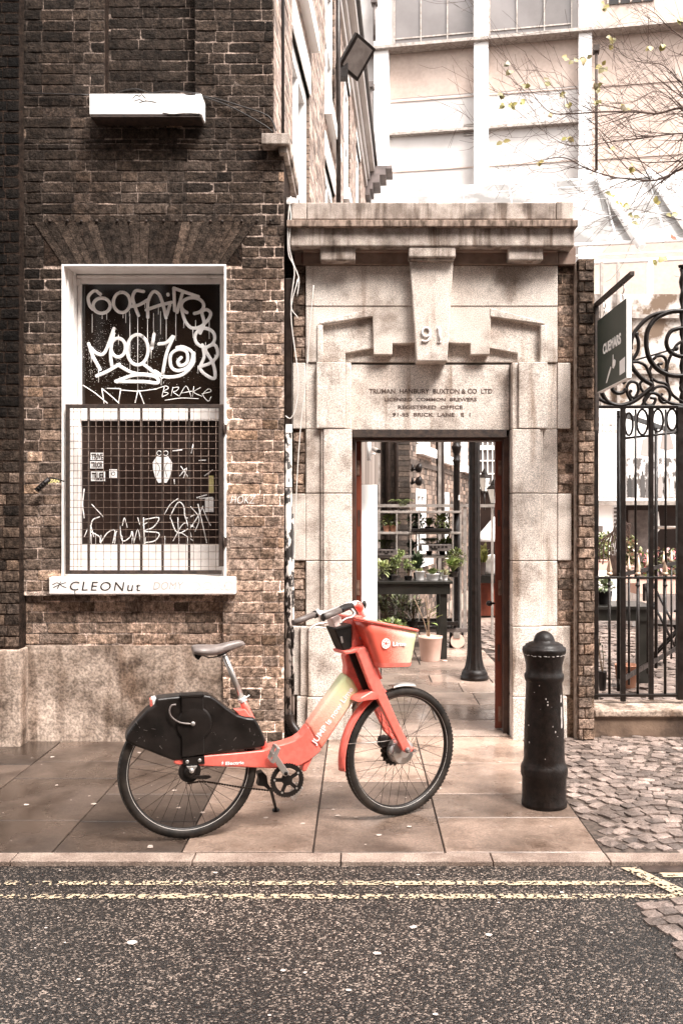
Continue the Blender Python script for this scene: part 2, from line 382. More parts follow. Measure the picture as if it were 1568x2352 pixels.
yl.quad((1.27, 4.20, -.014), (1.20, 4.20, -.014), (1.37, 3.86, -.014), (1.46, 3.86, -.014))
st(yl.build('yellow_lines', M_yel))
# kerb stones
kb = MB(); kx = [-4.6, -3.5, -2.45, -1.62, -.776, -.087, .62, 1.165, 2.05, 2.95, 4.0]
for a, b in zip(kx, kx[1:]): kb.box(a+.003, b-.003, 4.238, 4.347, -.08, rnd.uniform(-.001, .001))
st(kb.build('kerb', M_kerb, bevel=.004))
gut = MB(); 
for i in range(6):
    gut.box(1.30+i*.36, 1.655+i*.36, 4.155, 4.234, -.08, -.019+rnd.uniform(0, .002))
st(gut.build('gutter', mat('dark_gutter_granite', (.03, .02, .016), (.08, .055, .045), scale=20, rough=.35, bump=.3)))
# paving slabs
pv = MB(); cols = [(-4.4, -3.5), (-3.5, -2.75), (-2.75, -2.1), (-2.1, -1.462), (-1.462, -.846), (-.846, -.222), (-.222, .408), (.408, 1.163)]
rows = {7: [4.35, 4.846, 5.25, 5.896, 6.58], 6: [4.35, 4.996, 5.487, 5.9, 6.58], 5: [4.35, 5.1, 5.6, 5.92, 6.45], 4: [4.35, 4.778, 5.24, 5.86, 6.45],
        3: [4.35, 4.80, 5.55, 5.93, 6.45], 2: [4.35, 5.15, 5.86, 6.45], 1: [4.35, 4.9, 5.6, 6.45], 0: [4.35, 5.1, 5.8, 6.45]}
for i, (a, b) in enumerate(cols):
    for y0, y1 in zip(rows[i], rows[i][1:]):
        l = rnd.uniform(.17, .27) if a > -1 else rnd.uniform(.05, .11)  # left columns darker: edge vignette put into the slab colour
        if a > -.3 and y0 > 5: l = rnd.uniform(.30, .42)  # paler slabs by the doorway: wet sheen painted into their colour
        t = rnd.uniform(-.001, .0015); bb = b+ (0.0 if i != 7 else 0)
        pv.box(a+.004, bb-.004, y0+.003, y1-.003, -.06, t, col=(l, l*.74, l*.59))
st(pv.build('pavement', M_slab, bevel=.003, seg=1))
st(MB().box(-4.5, 1.17, 4.345, 6.6, -.07, -.012).build('pavement_bed', M_grout))
gum = MB()
g2 = random.Random(3)
def gumspot(mb, x, y, r, z):
    n = len(mb.v); k = 9
    for i in range(k):
        an = 2*math.pi*i/k; q = r*g2.uniform(.75, 1.2); mb.v.append(Vector((x+math.cos(an)*q*1.15, y+math.sin(an)*q, z)))
    mb.face(range(n, n+k))
for px, py in ((205, 1830), (215, 1848), (410, 1857), (345, 1968-20), (465, 1868), (610, 1880), (695, 1893), (765, 1861), (775, 1875), (818, 1879), (345, 1945), (400, 1757+60), (1195, 1800), (1180, 1770), (1148, 1751), (1230, 1809), (1010, 1813), (960, 1790),
               (1015, 1753), (870, 1920), (940, 1900), (1265, 1900), (130, 1805), (60, 1850), (540, 1850), (1170, 1755), (720, 1770), (120, 1740), (320, 1730), (1075, 1720)):
    Y = 3402/(py-1176)
    gumspot(gum, X(px, Y), Y, g2.uniform(.006, .014), .0035)
for i in range(60):
    gumspot(gum, g2.uniform(-2.6, 1.1), g2.uniform(4.4, 6.3), g2.uniform(.003, .006), .0034)
st(gum.build('gum_spots', mat('old_gum', (.46, .36, .30), (.62, .52, .46), scale=20, rough=.6)))
gum = MB()
for px, py, r in ((305, 2165, .024), (497, 2183, .0), (865, 2190, .018), (1123, 2148, .017), (949, 2130, .019), (650, 2230, .012), (1560-860, 2235, .01), (1000, 2330, .012), (180, 2250, .009), (520, 2370, .01), (1290, 2050, .012), (960, 2010, .01), (1440, 1998, .012), (495, 2005, .014), (800, 2275, .012)):
    Y = 1.638*2100/(py-1176)
    if r: gumspot(gum, X(px, Y), Y, r*.72, -.0175)
for i in range(45): gumspot(gum, g2.uniform(-2, 2), g2.uniform(2.9, 4.2), g2.uniform(.002, .006), -.0172)
st(gum.build('road_spots', mat('pale_litter', (.6, .5, .44), (.75, .66, .6), scale=20, rough=.6)))
# granite setts
def setts(mb, x0, x1, y0, y1, sx, sy, z, seed, fan=.9, amp=.34, inside=None):
    g = random.Random(seed); ny = int((y1-y0+amp)/sy)+1; nx = int((x1-x0)/sx)+1
    for r in range(-1, ny):
        u = x0-g.uniform(0, sx)
        while u < x1:
            wd = sx*g.uniform(.75, 1.25); c = u+wd/2; ph = ((c-x0) % fan)/fan
            yy = y0+r*sy-amp*(1-math.sin(math.pi*ph))+g.uniform(-.006, .006)
            sl = -amp*(-math.cos(math.pi*ph))*math.pi/fan*-1
            if y0-.01 < yy < y1-sy*.5 and c > x0+wd*.35 and c < x1 and (not inside or inside(c, yy)):
                a = math.atan(max(-.9, min(.9, amp*math.cos(math.pi*ph)*math.pi/fan)))*.8+g.uniform(-.1, .1)
                ca, sa = math.cos(a), math.sin(a); hw = wd/2-.0022; hh = sy/2-.0022; h = z+g.uniform(-.006, .006)
                l = g.uniform(.13, .36); tc = (l, l*.80, l*.70); n = len(mb.v); K = 3
                ctr = Vector((c, yy+sy/2, 0)); tx, ty = g.uniform(-.05, .05), g.uniform(-.06, .06)
                for iy in range(K+1):
                    for ix in range(K+1):
                        p, q = ix/K*2-1, iy/K*2-1
                        e = max(abs(p), abs(q)); dz = -.004 if e > .99 else g.uniform(-.002, .002)
                        p2 = p*(.93 if abs(q) > .99 else 1)+g.uniform(-.06, .06); q2 = q*(.93 if abs(p) > .99 else 1)+g.uniform(-.06, .06)
                        px, py = p2*hw, q2*hh
                        mb.v.append(ctr+Vector((px*ca-py*sa, px*sa+py*ca, h+dz+tx*px+ty*py)))
                for iy in range(K):
                    for ix in range(K):
                        i0 = n+iy*(K+1)+ix; mb.face((i0, i0+1, i0+K+2, i0+K+1), False, col=tc)
                ring = [n+i for i in range(K)]+[n+K+i*(K+1) for i in range(K)]+[n+(K+1)*K+K-i for i in range(K)]+[n+(K+1)*(K-i) for i in range(K)]
                m = len(mb.v)
                for q in ring: v = mb.v[q].copy(); v.z -= .03; mb.v.append(v)
                for i in range(len(ring)):
                    j = (i+1) % len(ring); mb.face((ring[i], m+i, m+j, ring[j]), False, col=tc)
            u += wd
cb = MB(); setts(cb, 1.168, 4.6, 4.352, 6.6, .082, .070, .001, 5)
st(cb.build('cobbles', M_sett))
cb = MB(); setts(cb, 1.13, 3.2, 2.4, 3.86, .085, .072, -.014, 6, amp=.1, inside=lambda x, y: x > 1.17)
st(cb.build('cobbled_verge', M_sett))
st(MB().box(1.17, 4.6, 4.35, 6.9, -.08, -.0095).build('cobble_bed', mat('sett_joint_sand', (.03, .02, .015), (.13, .095, .075), scale=30, rough=.8, bump=.3)))
# courtyard beyond the gateway
cy = MB(); g3 = random.Random(11); y = 6.62
while y < 16:
    d = g3.uniform(.42, .62); x = -1.2-g3.uniform(0, .5)
    while x < 1.43:
        wd = g3.uniform(.55, 1.0); x2 = min(x+wd, 1.46)
        l = g3.uniform(.24, .42); cy.box(x+.005, x2-.005, y+.005, y+d-.005, -.05, g3.uniform(-.002, .004), col=(l, l*.78, l*.66)); x = x2
    y += d
M_wet = mat('wet_courtyard_slab', (.5, .48, .46), (1.2, 1.15, 1.1), scale=2.2, rng=(.3, .7), rough=.10, rough2=.42, bump=.16, bscale=14, bdist=.006, attr=True, fine=(60, .8, 1.15))
st(cy.build('courtyard_paving', M_wet, bevel=.004, seg=1))
st(MB().box(-3, 9, 6.6, 30, -.07, -.014).build('courtyard_bed', M_grout))
cb = MB(); setts(cb, 1.47, 4.6, 6.98, 13.5, .14, .12, .002, 9)
st(cb.build('courtyard_cobbles', M_sett))
st(MB().box(1.47, 9, 13.5, 30, -.05, -.002).box(-3, 1.46, 16, 30, -.05, -.002).build('courtyard_far_ground', mat('far_yard_surface', (.3, .22, .18), (.42, .33, .28), scale=5, rough=.35, bump=.3)))
st(MB().box(X(806, YG), X(1168, YG), 6.585, 6.75, -.05, .012).build('threshold', M_kerb, bevel=.006))

# ================================================================== LEFT BRICK BUILDING
def fnL(u, w, z): return Vector((u, YL-w, z))
def lerp(a, b, t): t = max(0, min(1, t)); return a+(b-a)*t
def colL(u, z, g):
    px = CX+u*F/YL; py = HY-(z-EYE)*F/YL
    l = g.uniform(.026, .062)
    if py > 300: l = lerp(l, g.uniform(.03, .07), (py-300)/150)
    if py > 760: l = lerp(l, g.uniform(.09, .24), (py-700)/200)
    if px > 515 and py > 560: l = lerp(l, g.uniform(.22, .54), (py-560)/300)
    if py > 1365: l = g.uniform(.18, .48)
    t = g.uniform(-.2, .5)
    if g.random() < (.14 if py > 780 else .012): l = g.uniform(.28, .50); t = g.uniform(.2, 1.2)
    if g.random() < .15: l *= .5
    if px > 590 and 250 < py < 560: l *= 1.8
    for sx, wd, a, b, k in ((435, 20, 270, 600, 2.9), (185, 26, 280, 520, 1.9), (300, 30, 300, 480, 1.5), (345, 16, 280, 560, 1.6)):
        if abs(px-sx) < wd and a < py < b: l *= 1+(k-1)*(1-abs(px-sx)/wd)*g.uniform(.7, 1.2)
    if px < 110 and py < 1000: l *= .6  # left edge darker: soot plus corner vignette in the brick colour
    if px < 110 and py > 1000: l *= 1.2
    return brick_rgb(min(l, .42), t)
def mortL(u, z):
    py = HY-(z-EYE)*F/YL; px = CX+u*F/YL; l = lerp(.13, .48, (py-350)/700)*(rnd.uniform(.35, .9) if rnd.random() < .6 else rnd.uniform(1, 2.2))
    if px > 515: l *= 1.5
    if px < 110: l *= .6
    if abs(px-435) < 20 and py < 600: l = .28
    return (l, l*.8, l*.69)
LB = thing('brick_building', (X(350, YL), YL, 0), 'sooty brown brick building with a graffitied white-framed window and a recessed upper panel', 'building')
xL0, xL1, xLt = X(48, YL), X(652, YL), X(627, YL)
zcap = Zz(330, YL); ztop = 6.3
wx0, wx1, wz0, wz1 = X(143, YL), X(520, YL), Zz(1325, YL), Zz(608, YL)
ax0, ax1, az0, az1 = X(50, YL), X(512, YL), Zz(1485, YL), Zz(1368, YL)
rx0, rx1, rz0 = X(240, YL), X(448, YL), Zz(214, YL)
mb = MB()
arch = [(140, 606), (60, 508), (596, 508), (520, 606)]
bricks(mb, xL0, xL1, 0, zcap, fnL, colL, mort=mortL, holes=((wx0, wx1, wz0, wz1), (xL0-1, ax1, -1, az1), (X(100, YL), X(556, YL), Zz(608, YL), Zz(507, YL))), seed=2)
bricks(mb, xL0, xLt, zcap, ztop, fnL, colL, mort=mortL, holes=((rx0, rx1, rz0, 9),), seed=3, offs=0)
bricks(mb, xL0, ax1, az0, az1, lambda u, w, z: Vector((u, YL+.045-w, z)), colL, mort=mortL, seed=4)
bricks(mb, rx0, rx1, rz0, ztop, lambda u, w, z: Vector((u, YL+.11-w, z)), lambda u, z, g: brick_rgb(g.uniform(.02, .045)), mort=mortL, seed=5)
mb.col = (.03, .019, .014)
mb.box(rx0-.02, rx0, YL+.001, YL+.12, rz0, ztop); mb.box(rx1, rx1+.02, YL+.001, YL+.12, rz0, ztop); mb.box(rx0, rx1, YL+.001, YL+.12, rz0-.02, rz0)
mb.box(ax1, ax1+.02, YL+.001, YL+.06, 0, az1); mb.box(ax0, ax1, YL+.001, YL+.06, az1, az1+.02)
mb.box(xL0, xL1-.002, YL+.46, YL+.6, 0, zcap-.01); mb.box(xL0, xLt-.002, YL+.13, YL+.6, zcap-.01, ztop)
mb.box(xL1-.08, xL1-.003, YL+.003, YL+.46, 0, zcap-.01)
mb.col = None
# gauged flat arch of rubbed bricks over the window
nb = 21
for i in range(nb):
    t0, t1 = i/nb, (i+1)/nb; e = .0022
    bt = [(lerp(143, 519, t0)+e*300, 606), (lerp(143, 519, t1)-e*300, 606), (lerp(76, 588, t1)-e*300, 509), (lerp(76, 588, t0)+e*300, 509)]
    l = rnd.uniform(.028, .085)*(1.5 if abs((bt[0][0]+bt[2][0])/2-435) < 30 else 1)
    mb.slabp(bt, YL-.010-rnd.uniform(0, .002), .05, col=brick_rgb(l, .2))
mb.slabp([(101, 608), (555, 608), (555, 506), (101, 506)], YL-.005, .04, col=(.028, .018, .013))
mb.build('wall', M_brick, LB)
rv = MB()
for i in range(15):
    p = P(120+i*36+rnd.uniform(-6, 6), 507+rnd.uniform(-1, 1), YL-.014); rv.lathe([(.011, 0), (.009, .008), (.003, .012)], p, 8, ax=(Vector((1, 0, 0)), Vector((0, 0, 1)), Vector((0, -1, 0))))
rv.build('rivet_row', M_rustframe, LB)
MB().box(ax0, ax1-.004, YL+.022, YL+.12, -.02, az0).build('rendered_panel', M_render, LB)
# window
WN = MB()
zs1 = Zz(1322, YL)
d = .20
for (a, b, c, e) in ((wx0, wx0+.016, wz0, wz1), (wx1-.016, wx1, wz0, wz1)): WN.box(a, b, YL-.022, YL+d+.05, c, e)
WN.box(wx0+.016, wx1-.016, YL-.022, YL+d+.05, wz1-.016, wz1)
for k, (i0, i1) in enumerate(((.016, .03), (.03, .042))): 
    WN.box(wx0+.016, wx0+i1, YL+.04+k*.08, YL+d+.05, wz0, wz1-.016)
window = WN.build('window', M_white, LB, bevel=.004)
Yw = YL+d
fr = MB()
fx0, fx1 = X(186, Yw), X(505, Yw); fzt, fzm, fzb = Zz(650, Yw), Zz(931, Yw), Zz(1250, Yw)
fr.box(wx0+.045, fx0, Yw, Yw+.07, wz0, wz1-.017); fr.box(fx1, wx1-.017, Yw, Yw+.07, wz0, wz1-.017)
fr.box(fx0, fx1, Yw+.002, Yw+.07, fzt, wz1-.017); fr.box(fx0, fx1, Yw-.012, Yw+.07, Zz(966, Yw), fzm)
fr.box(fx0, fx1, Yw+.004, Yw+.07, wz0, fzb); fr.box(fx0-.03, fx0, Yw-.014, Yw, fzt-.02, fzt+.03)
fr.box(wx0+.045, wx1-.017, Yw-.02, Yw-.001, fzt+.035, fzt+.055)
fr.build('window_frame', M_white, window, bevel=.004)
pane = MB().box(fx0, fx1, Yw+.03, Yw+.04, fzm, fzt).build('glass_pane', M_glassdark, window)
MB().box(fx0, fx1, Yw+.026, Yw+.036, fzb, Zz(966, Yw)).build('lower_sheet', M_darkboard, window)
# sprayed writing on the upper pane
Yg = Yw+.030
def stroke(mb, pts, r=.0125, zf=ZW, Y=None, sm=True, n=4):
    Y = Yg if Y is None else Y
    q = [P(*zf(a, b), Y) for a, b in pts]
    if len(q) > 2 and sm: q = smoothpts(q, n)
    a, b = q[0], q[-1]
    mb.tube(q, [r]*len(q), 8, flat=((0, 1, 0), .0016/r if r else 1))
    for e in (a, b):
        mb.lathe([(r, -.0012), (r, .0012), (r*.6, .0018)], e, 10, sm=False, ax=(Vector((1, 0, 0)), Vector((0, 0, 1)), Vector((0, -1, 0))))
def ell(cx, cy, rx, ry, a0=0, a1=360, n=14):
    return [(cx+rx*math.cos(R(a0+(a1-a0)*i/n)), cy+ry*math.sin(R(a0+(a1-a0)*i/n))) for i in range(n+1)]
gr = MB()
W = .0122
for s in ([(140, 105), (108, 86), (74, 118), (80, 165), (98, 188)], ell(147, 168, 47, 42, -200, 170), ell(258, 150, 46, 56, -100, 262), [(378, 90), (335, 86), (318, 122), (330, 170), (350, 222)],
          [(305, 172), (350, 165), (398, 138)], [(402, 232), (402, 150), (430, 92), (465, 108), (490, 180), (502, 235)], [(393, 192), (460, 168), (532, 150)], [(523, 165), (505, 222)], [(512, 105), (513, 109)],
          [(545, 75), (550, 195)], [(545, 72), (620, 98), (680, 118)], [(592, 100), (562, 205)], ell(648, 168, 62, 44, 120, 440), [(588, 190), (606, 250), (640, 290), (690, 285), (735, 245), (748, 210), (725, 190), (700, 205), (712, 265), (690, 320)],
          ell(716, 345, 55, 52, -120, 300), [(702, 385), (712, 450), (690, 515), (735, 560), (772, 565), (762, 490), (720, 410), (770, 385), (786, 440), (745, 485), (690, 505)]):
    stroke(gr, s, W)
for s in ([(75, 378), (100, 450), (138, 520)], [(85, 398), (122, 432), (165, 425), (215, 295)], [(213, 320), (196, 430), (205, 515)], ell(238, 400, 40, 52, -80, 290), ell(345, 412, 58, 84, -60, 300), [(436, 325), (424, 402)],
          [(462, 380), (505, 372), (545, 335), (505, 430), (480, 560)], [(585, 455), (566, 478), (582, 500), (618, 480), (615, 425), (570, 410), (528, 440), (530, 505), (570, 528), (630, 500), (648, 430), (600, 398), (562, 400)],
          [(440, 530), (500, 562), (590, 550), (650, 490), (655, 430)], [(120, 556), (180, 530), (245, 492)], [(235, 495), (320, 540), (420, 550)], [(225, 586), (330, 552), (440, 560), (455, 595), (380, 588), (232, 588)], [(382, 495), (440, 540), (480, 562)]):
    stroke(gr, s, .0125)
for x, a, b in ((95, 215, 315), (130, 520, 590), (303, 215, 595), (346, 215, 640), (400, 235, 555), (433, 210, 318), (472, 200, 325), (503, 235, 400), (556, 195, 360), (280, 205, 262), (600, 240, 290), (650, 290, 345), (678, 500, 540), (770, 440, 480), (740, 250, 350), (476, 560, 605), (90, 440, 480), (420, 400, 460),
                (240, 330, 380), (150, 210, 240), (265, 205, 235), (300, 200, 225), (460, 170, 215), (720, 370, 400), (175, 205, 245), (385, 150, 180), (665, 250, 300)):
    stroke(gr, [(x, a), (x, b)], .0024)
for s in ([(45, 608), (110, 650), (178, 706)], [(148, 625), (200, 668), (242, 706)], [(178, 625), (252, 627)], [(252, 627), (240, 706)], [(252, 634), (350, 640), (452, 628)], [(346, 640), (332, 702)], [(352, 636), (380, 708)], [(160, 706), (148, 625)]): stroke(gr, s, .0036)
for s in ([(455, 625), (500, 612), (515, 625), (485, 642), (515, 652), (488, 668), (480, 668), (492, 618)], [(530, 665), (540, 618)], [(538, 622), (572, 618), (560, 638), (542, 645), (575, 668)], [(575, 668), (612, 612), (640, 668)], [(590, 650), (645, 640)], [(655, 615), (648, 668)], [(692, 620), (655, 645), (698, 668)],
          [(700, 655), (750, 642), (735, 628), (705, 660), (735, 695), (750, 672)], [(497, 690), (590, 678), (680, 682)]): stroke(gr, s, .0026)
gr.build('spray_lettering', M_graf, window)
ov = MB(); go_ = random.Random(77)
for cx_, cy_, sx_, sy_, nn_ in ((100, 440, 35, 70, 170), (180, 330, 40, 50, 130), (350, 420, 60, 40, 170), (420, 350, 30, 40, 70), (140, 540, 50, 25, 110), (400, 560, 70, 30, 130), (240, 480, 60, 40, 90), (600, 480, 90, 80, 90), (200, 620, 120, 40, 60)):
    for i in range(nn_):
        a, b = go_.gauss(cx_, sx_), go_.gauss(cy_, sy_)
        if not (40 < a < 790 and 60 < b < 700): continue
        p = P(*ZW(a, b), Yg-.0006); r_ = go_.uniform(.0006, .0019)*(1.4 if go_.random() < .1 else 1); n0 = len(ov.v); k0 = go_.uniform(0, 6)
        ov.v += [p+Vector((math.cos(k0+t*1.2566)*r_, 0, math.sin(k0+t*1.2566)*r_)) for t in range(5)]; ov.face(range(n0, n0+5))
ov.build('overspray', M_graf, window)
# lower sheet: stickers and scribbles
Yg2 = Yw+.026
lo = MB()
def sticker(mb, x0, y0, x1, y1, zf=Z3, Y=Yg2, t=.003):
    a, b = zf(x0, y0), zf(x1, y1); mb.box(X(a[0], Y), X(b[0], Y), Y-t, Y, Zz(a[1], Y), Zz(b[1], Y))
for r4 in ((474, 1060, 542, 1098), (472, 1104, 540, 1142), (476, 1158, 550, 1208), (572, 1146, 612, 1192), (1072, 1295, 1116, 1370)):
    sk_ = MB(); sticker(sk_, *r4); sk_.build('sticker', M_graf, window)
for cx_, s in ((828, -1), (870, 1)):
    pts = [Z3(cx_+s*(-22), 1085), Z3(cx_+s*8, 1078), Z3(cx_+s*30, 1110), Z3(cx_+s*28, 1150), Z3(cx_+s*16, 1190), Z3(cx_+s*0, 1218), Z3(cx_+s*-20, 1215)]
    if s < 0: pts = pts[::-1]
    lo.slabp(pts, Yg2-.003, .003)
for s in (ell(832, 1062, 12, 12), ell(866, 1062, 12, 12)): stroke(lo, s, .0025, Z3, Yg2)
for s in ([(470, 1530), (480, 1420), (520, 1395)], [(440, 1250), (432, 1330), (440, 1400)], [(470, 1470), (520, 1500), (525, 1530), (560, 1480), (600, 1465), (590, 1530)], [(625, 1440), (640, 1520), (680, 1500), (690, 1470), (700, 1530)], [(750, 1400), (755, 1540)], [(750, 1410), (830, 1400), (800, 1450), (750, 1470), (830, 1480), (810, 1520), (755, 1530)],
          [(890, 1390), (930, 1320), (960, 1340), (970, 1400), (1015, 1385)], [(930, 1400), (935, 1520)], [(890, 1400), (930, 1480), (1010, 1440)], [(970, 1400), (1000, 1500)], [(1035, 1330), (1080, 1530)], [(1060, 1340), (1030, 1400), (990, 1460)], [(905, 1050), (950, 1045)], [(1000, 1060), (1010, 1015)], [(960, 1190), (975, 1140), (940, 1180)], [(1030, 1295), (1080, 1280)]):
    stroke(lo, s, .0042, Z3, Yg2)
for s in ([(440, 1500), (470, 1440), (490, 1500)], [(600, 1530), (610, 1470), (640, 1500)], [(700, 1530), (720, 1460), (735, 1530)], [(720, 1400), (735, 1440), (770, 1425)], [(860, 1380), (890, 1330), (930, 1300)], [(905, 1520), (960, 1430), (1015, 1450)], [(950, 1480), (1010, 1520)], [(985, 1330), (1040, 1400), (1020, 1470)], [(1040, 1100), (1075, 1098)], [(1070, 1180), (1110, 1150)], [(945, 1130), (985, 1190)], [(910, 1200), (912, 1222)], [(540, 1395), (480, 1330)], [(640, 1440), (650, 1400), (665, 1450)], [(1045, 1300), (1110, 1292)], [(1060, 1350), (1080, 1400), (1100, 1440)]): stroke(lo, s, .0032, Z3, Yg2)
for x in (478, 500, 528, 600, 640, 690, 760, 815, 862, 935, 980): stroke(lo, [(x, 1500+rnd.uniform(-20, 10)), (x, 1535)], .0018, Z3, Yg2)
lo.build('sprayed_tags', M_graf, window)
tx = MB()
for k, (x0, y0, x1, y1, s) in enumerate(((478, 1064, 538, 1094, 'TRIVE'), (476, 1108, 536, 1138, 'TRUOR'), (480, 1163, 546, 1203, 'TRUER'))):
    a, b = Z3(x0, y0), Z3(x1, y1); Y = Yg2-.0045
    text_mb(tx, s, P(a[0], b[1], Y), (1, 0, 0), (0, 0, 1), width=X(b[0], Y)-X(a[0], Y), height=Zz(a[1], Y)-Zz(b[1], Y), thick=.0008, bold=.03)
for s in (ell(592, 1169, 9, 9), [(820, 1110), (835, 1140), (822, 1180)], [(875, 1110), (862, 1140), (872, 1185)], ell(832, 1062, 4, 4, n=6), ell(866, 1062, 4, 4, n=6)): stroke(tx, s, .0018, Z3, Yg2-.0035)
tx.build('sticker_print', M_inkblk, window)
yl2 = MB(); sticker(yl2, 1092, 1180, 1117, 1272); yl2.build('yellow_sticker', mat('pale_yellow_paper', (.62, .55, .22), (.7, .62, .3), rough=.6), window)
# sill
YS = YL-.075
sill = MB().box(X(112, YS), X(540, YS), YS, YL+d, Zz(1366, YS), Zz(1326, YS)).build('sill', M_white, LB, bevel=.008)
tx = MB()
a, b = Z3(365, 1733), Z3(735, 1780); Y = YS-.001
text_mb(tx, 'CLEONut', P(a[0], b[1], Y), (1, 0, -.01), (0, 0, 1), width=X(b[0], Y)-X(a[0], Y), height=Zz(a[1], Y)-Zz(b[1], Y), thick=.0008, spacing=1.25, shear=.15)
for s in ([(275, 1750), (300, 1740), (325, 1757), (345, 1765)], [(280, 1765), (310, 1750), (345, 1738)], [(318, 1735), (300, 1770)], [(390, 1775), (392, 1800)]): stroke(tx, s, .0028, Z3, YS-.0005)
tx.build('marker_writing', M_inkblk, sill)
tx = MB(); a, b = Z3(800, 1735), Z3(960, 1775)
text_mb(tx, 'DOMY', P(a[0], b[1], Y), (1, 0, 0), (0, 0, 1), width=X(b[0], Y)-X(a[0], Y), height=Zz(a[1], Y)-Zz(b[1], Y), thick=.0008, shear=.2)
for s in ([(980, 1760), (1020, 1735), (1050, 1760), (1015, 1785)], ell(1085, 1755, 22, 20), [(1120, 1775), (1140, 1735), (1160, 1775), (1180, 1735)], ell(1195, 1755, 20, 22)): stroke(tx, s, .0012, Z3, YS-.0005)
tx.build('faded_writing', M_inkgrey, sill)
tx = MB(); a, b = Z3(1205, 1285), Z3(1335, 1325); Y = YL-.017
text_mb(tx, 'HOKZ', P(a[0], b[1], Y), (1, 0, 0), (0, 0, 1), width=X(b[0], Y)-X(a[0], Y), height=Zz(a[1], Y)-Zz(b[1], Y), thick=.0015, shear=.25, bold=-.02)
tx.build('chalk_writing', M_graf, LB)
tx = MB(); a, b = Z3(250, 1198), Z3(314, 1222)
text_mb(tx, 'JEAN', P(a[0], b[1], Y), (1, 0, 0), (0, 0, 1), width=X(b[0], Y)-X(a[0], Y), height=Zz(a[1], Y)-Zz(b[1], Y), thick=.0015, shear=.3, bold=.02)
tx.build('yellow_writing', mat('yellow_marker', (.7, .62, .25), (.75, .68, .3)), LB)
# cap stone at the corner
cp = MB(); cp.box(X(600, 6.32), X(664, 6.32), 6.32, 7.35, Zz(330, 6.32), Zz(304, 6.32)); cp.box(X(640, 6.36), X(660, 6.36), 6.36, 7.3, Zz(345, 6.32), Zz(330, 6.32)-.001)
cp.build('corner_cap_stone', M_stonedark, LB, bevel=.008)
# window guard
YGd = YL-.035
WG = thing('window_guard', (X(330, YGd), YGd, Zz(1318, YGd)), 'rusty hinged wire mesh guard over the lower half of the white-framed window', 'window guard')
f = MB(); gx0, gx1, gz0, gz1 = X(150, YGd), X(513, YGd), Zz(1319, YGd), Zz(928, YGd); t = X(159, YGd)-X(150, YGd)
f.box(gx0, gx0+t, YGd, YGd+.02, gz0, gz1); f.box(gx1-t*1.2, gx1, YGd, YGd+.02, gz0+t*2, gz1); f.box(gx0+t, gx1-t*1.2, YGd+.002, YGd+.02, gz1-t, gz1); f.box(gx0+t, gx1-t*.5, YGd+.002, YGd+.02, gz0, gz0+t)
f.build('guard_frame', M_rustframe, WG, bevel=.002)
for px in (203, 272, 324, 373, 434):
    MB().box(X(px-2.7, YGd+.05), X(px+2.7, YGd+.05), YGd+.05, YGd+.064, Zz(1310, YGd+.05), Zz(932, YGd+.05)).build('bar', M_rustframe, WG, bevel=.002)
f = MB(); n = 20
for i in range(n):
    x = gx0+t+(gx1-gx0-2*t)*(i+.5)/n; f.tube([(x, YGd+.012, gz0+t), (x, YGd+.012, gz1-t)], .0017, 5)
n = 22
for i in range(n):
    z = gz0+t+(gz1-gz0-2*t)*(i+.5)/n; f.tube([(gx0+t, YGd+.008, z), (gx1-t, YGd+.008, z)], .0019, 5)
f.build('wire_mesh', M_wire, WG)
for py in (985, 1245):
    h = MB(); c = P(513, py, YGd); h.box(c.x, c.x+.02, YGd-.004, YGd+.06, c.z-.03, c.z+.03); h.tube([c+Vector((.004, -.006, -.04)), c+Vector((.004, -.006, .04))], .006, 8); h.build('hinge', M_rustframe, WG)
pl = MB(); c = P(98, 1112, YGd-.02)
pl.tube(smoothpts([P(148, 1106, YGd-.01), P(130, 1100, YGd-.03), P(112, 1098, YGd-.04), P(104, 1110, YGd-.04)], 5), .005, 8)
pl.tube([P(113, 1100, YGd-.035), P(84, 1126, YGd-.035)], .018, 12)
for k in range(5): pl.tube([P(106-k*5, 1107+k*4.4, YGd-.035), P(104-k*5, 1109+k*4.4, YGd-.035)], .0205, 12)
tag(pl.build('padlock', M_ironflaky), 'chunky black padlock hanging from the left edge of the mesh guard', 'padlock')
# pier at the far left
YP = 6.33
PR = thing('brick_pier', (X(10, YP), YP, 0), 'dark projecting brick pier at the left edge with a stone base', 'brick pier')
mb = MB(); zb = Zz(1492, YP)
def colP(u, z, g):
    py = HY-(z-EYE)*F/YP; l = g.uniform(.006, .018)  # dark upper bricks: soot and corner vignette put into the colour
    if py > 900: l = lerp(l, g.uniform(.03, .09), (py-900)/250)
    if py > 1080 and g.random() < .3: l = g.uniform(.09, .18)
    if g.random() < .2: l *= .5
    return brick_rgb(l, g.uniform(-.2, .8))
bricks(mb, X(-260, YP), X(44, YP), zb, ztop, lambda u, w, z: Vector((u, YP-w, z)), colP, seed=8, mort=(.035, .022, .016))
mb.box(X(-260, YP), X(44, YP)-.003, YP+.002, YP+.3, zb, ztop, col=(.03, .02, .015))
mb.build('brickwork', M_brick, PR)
MB().box(X(-260, YP-.03), X(46, YP-.03), YP-.03, YP+.3, -.02, zb).build('stone_base', M_render, PR, bevel=.01)
cb_ = MB().tube([(X(47.5, YL), YL-.02, Zz(1500, YL)), (X(47.5, YL)+.004, YL-.022, 3.2), (X(47.5, YL), YL-.02, ztop)], .006, 6)
tag(cb_.build('black_cable', M_cableb), 'black cable running straight down beside the pier at the left edge', 'cable', 'cables on the brick building')
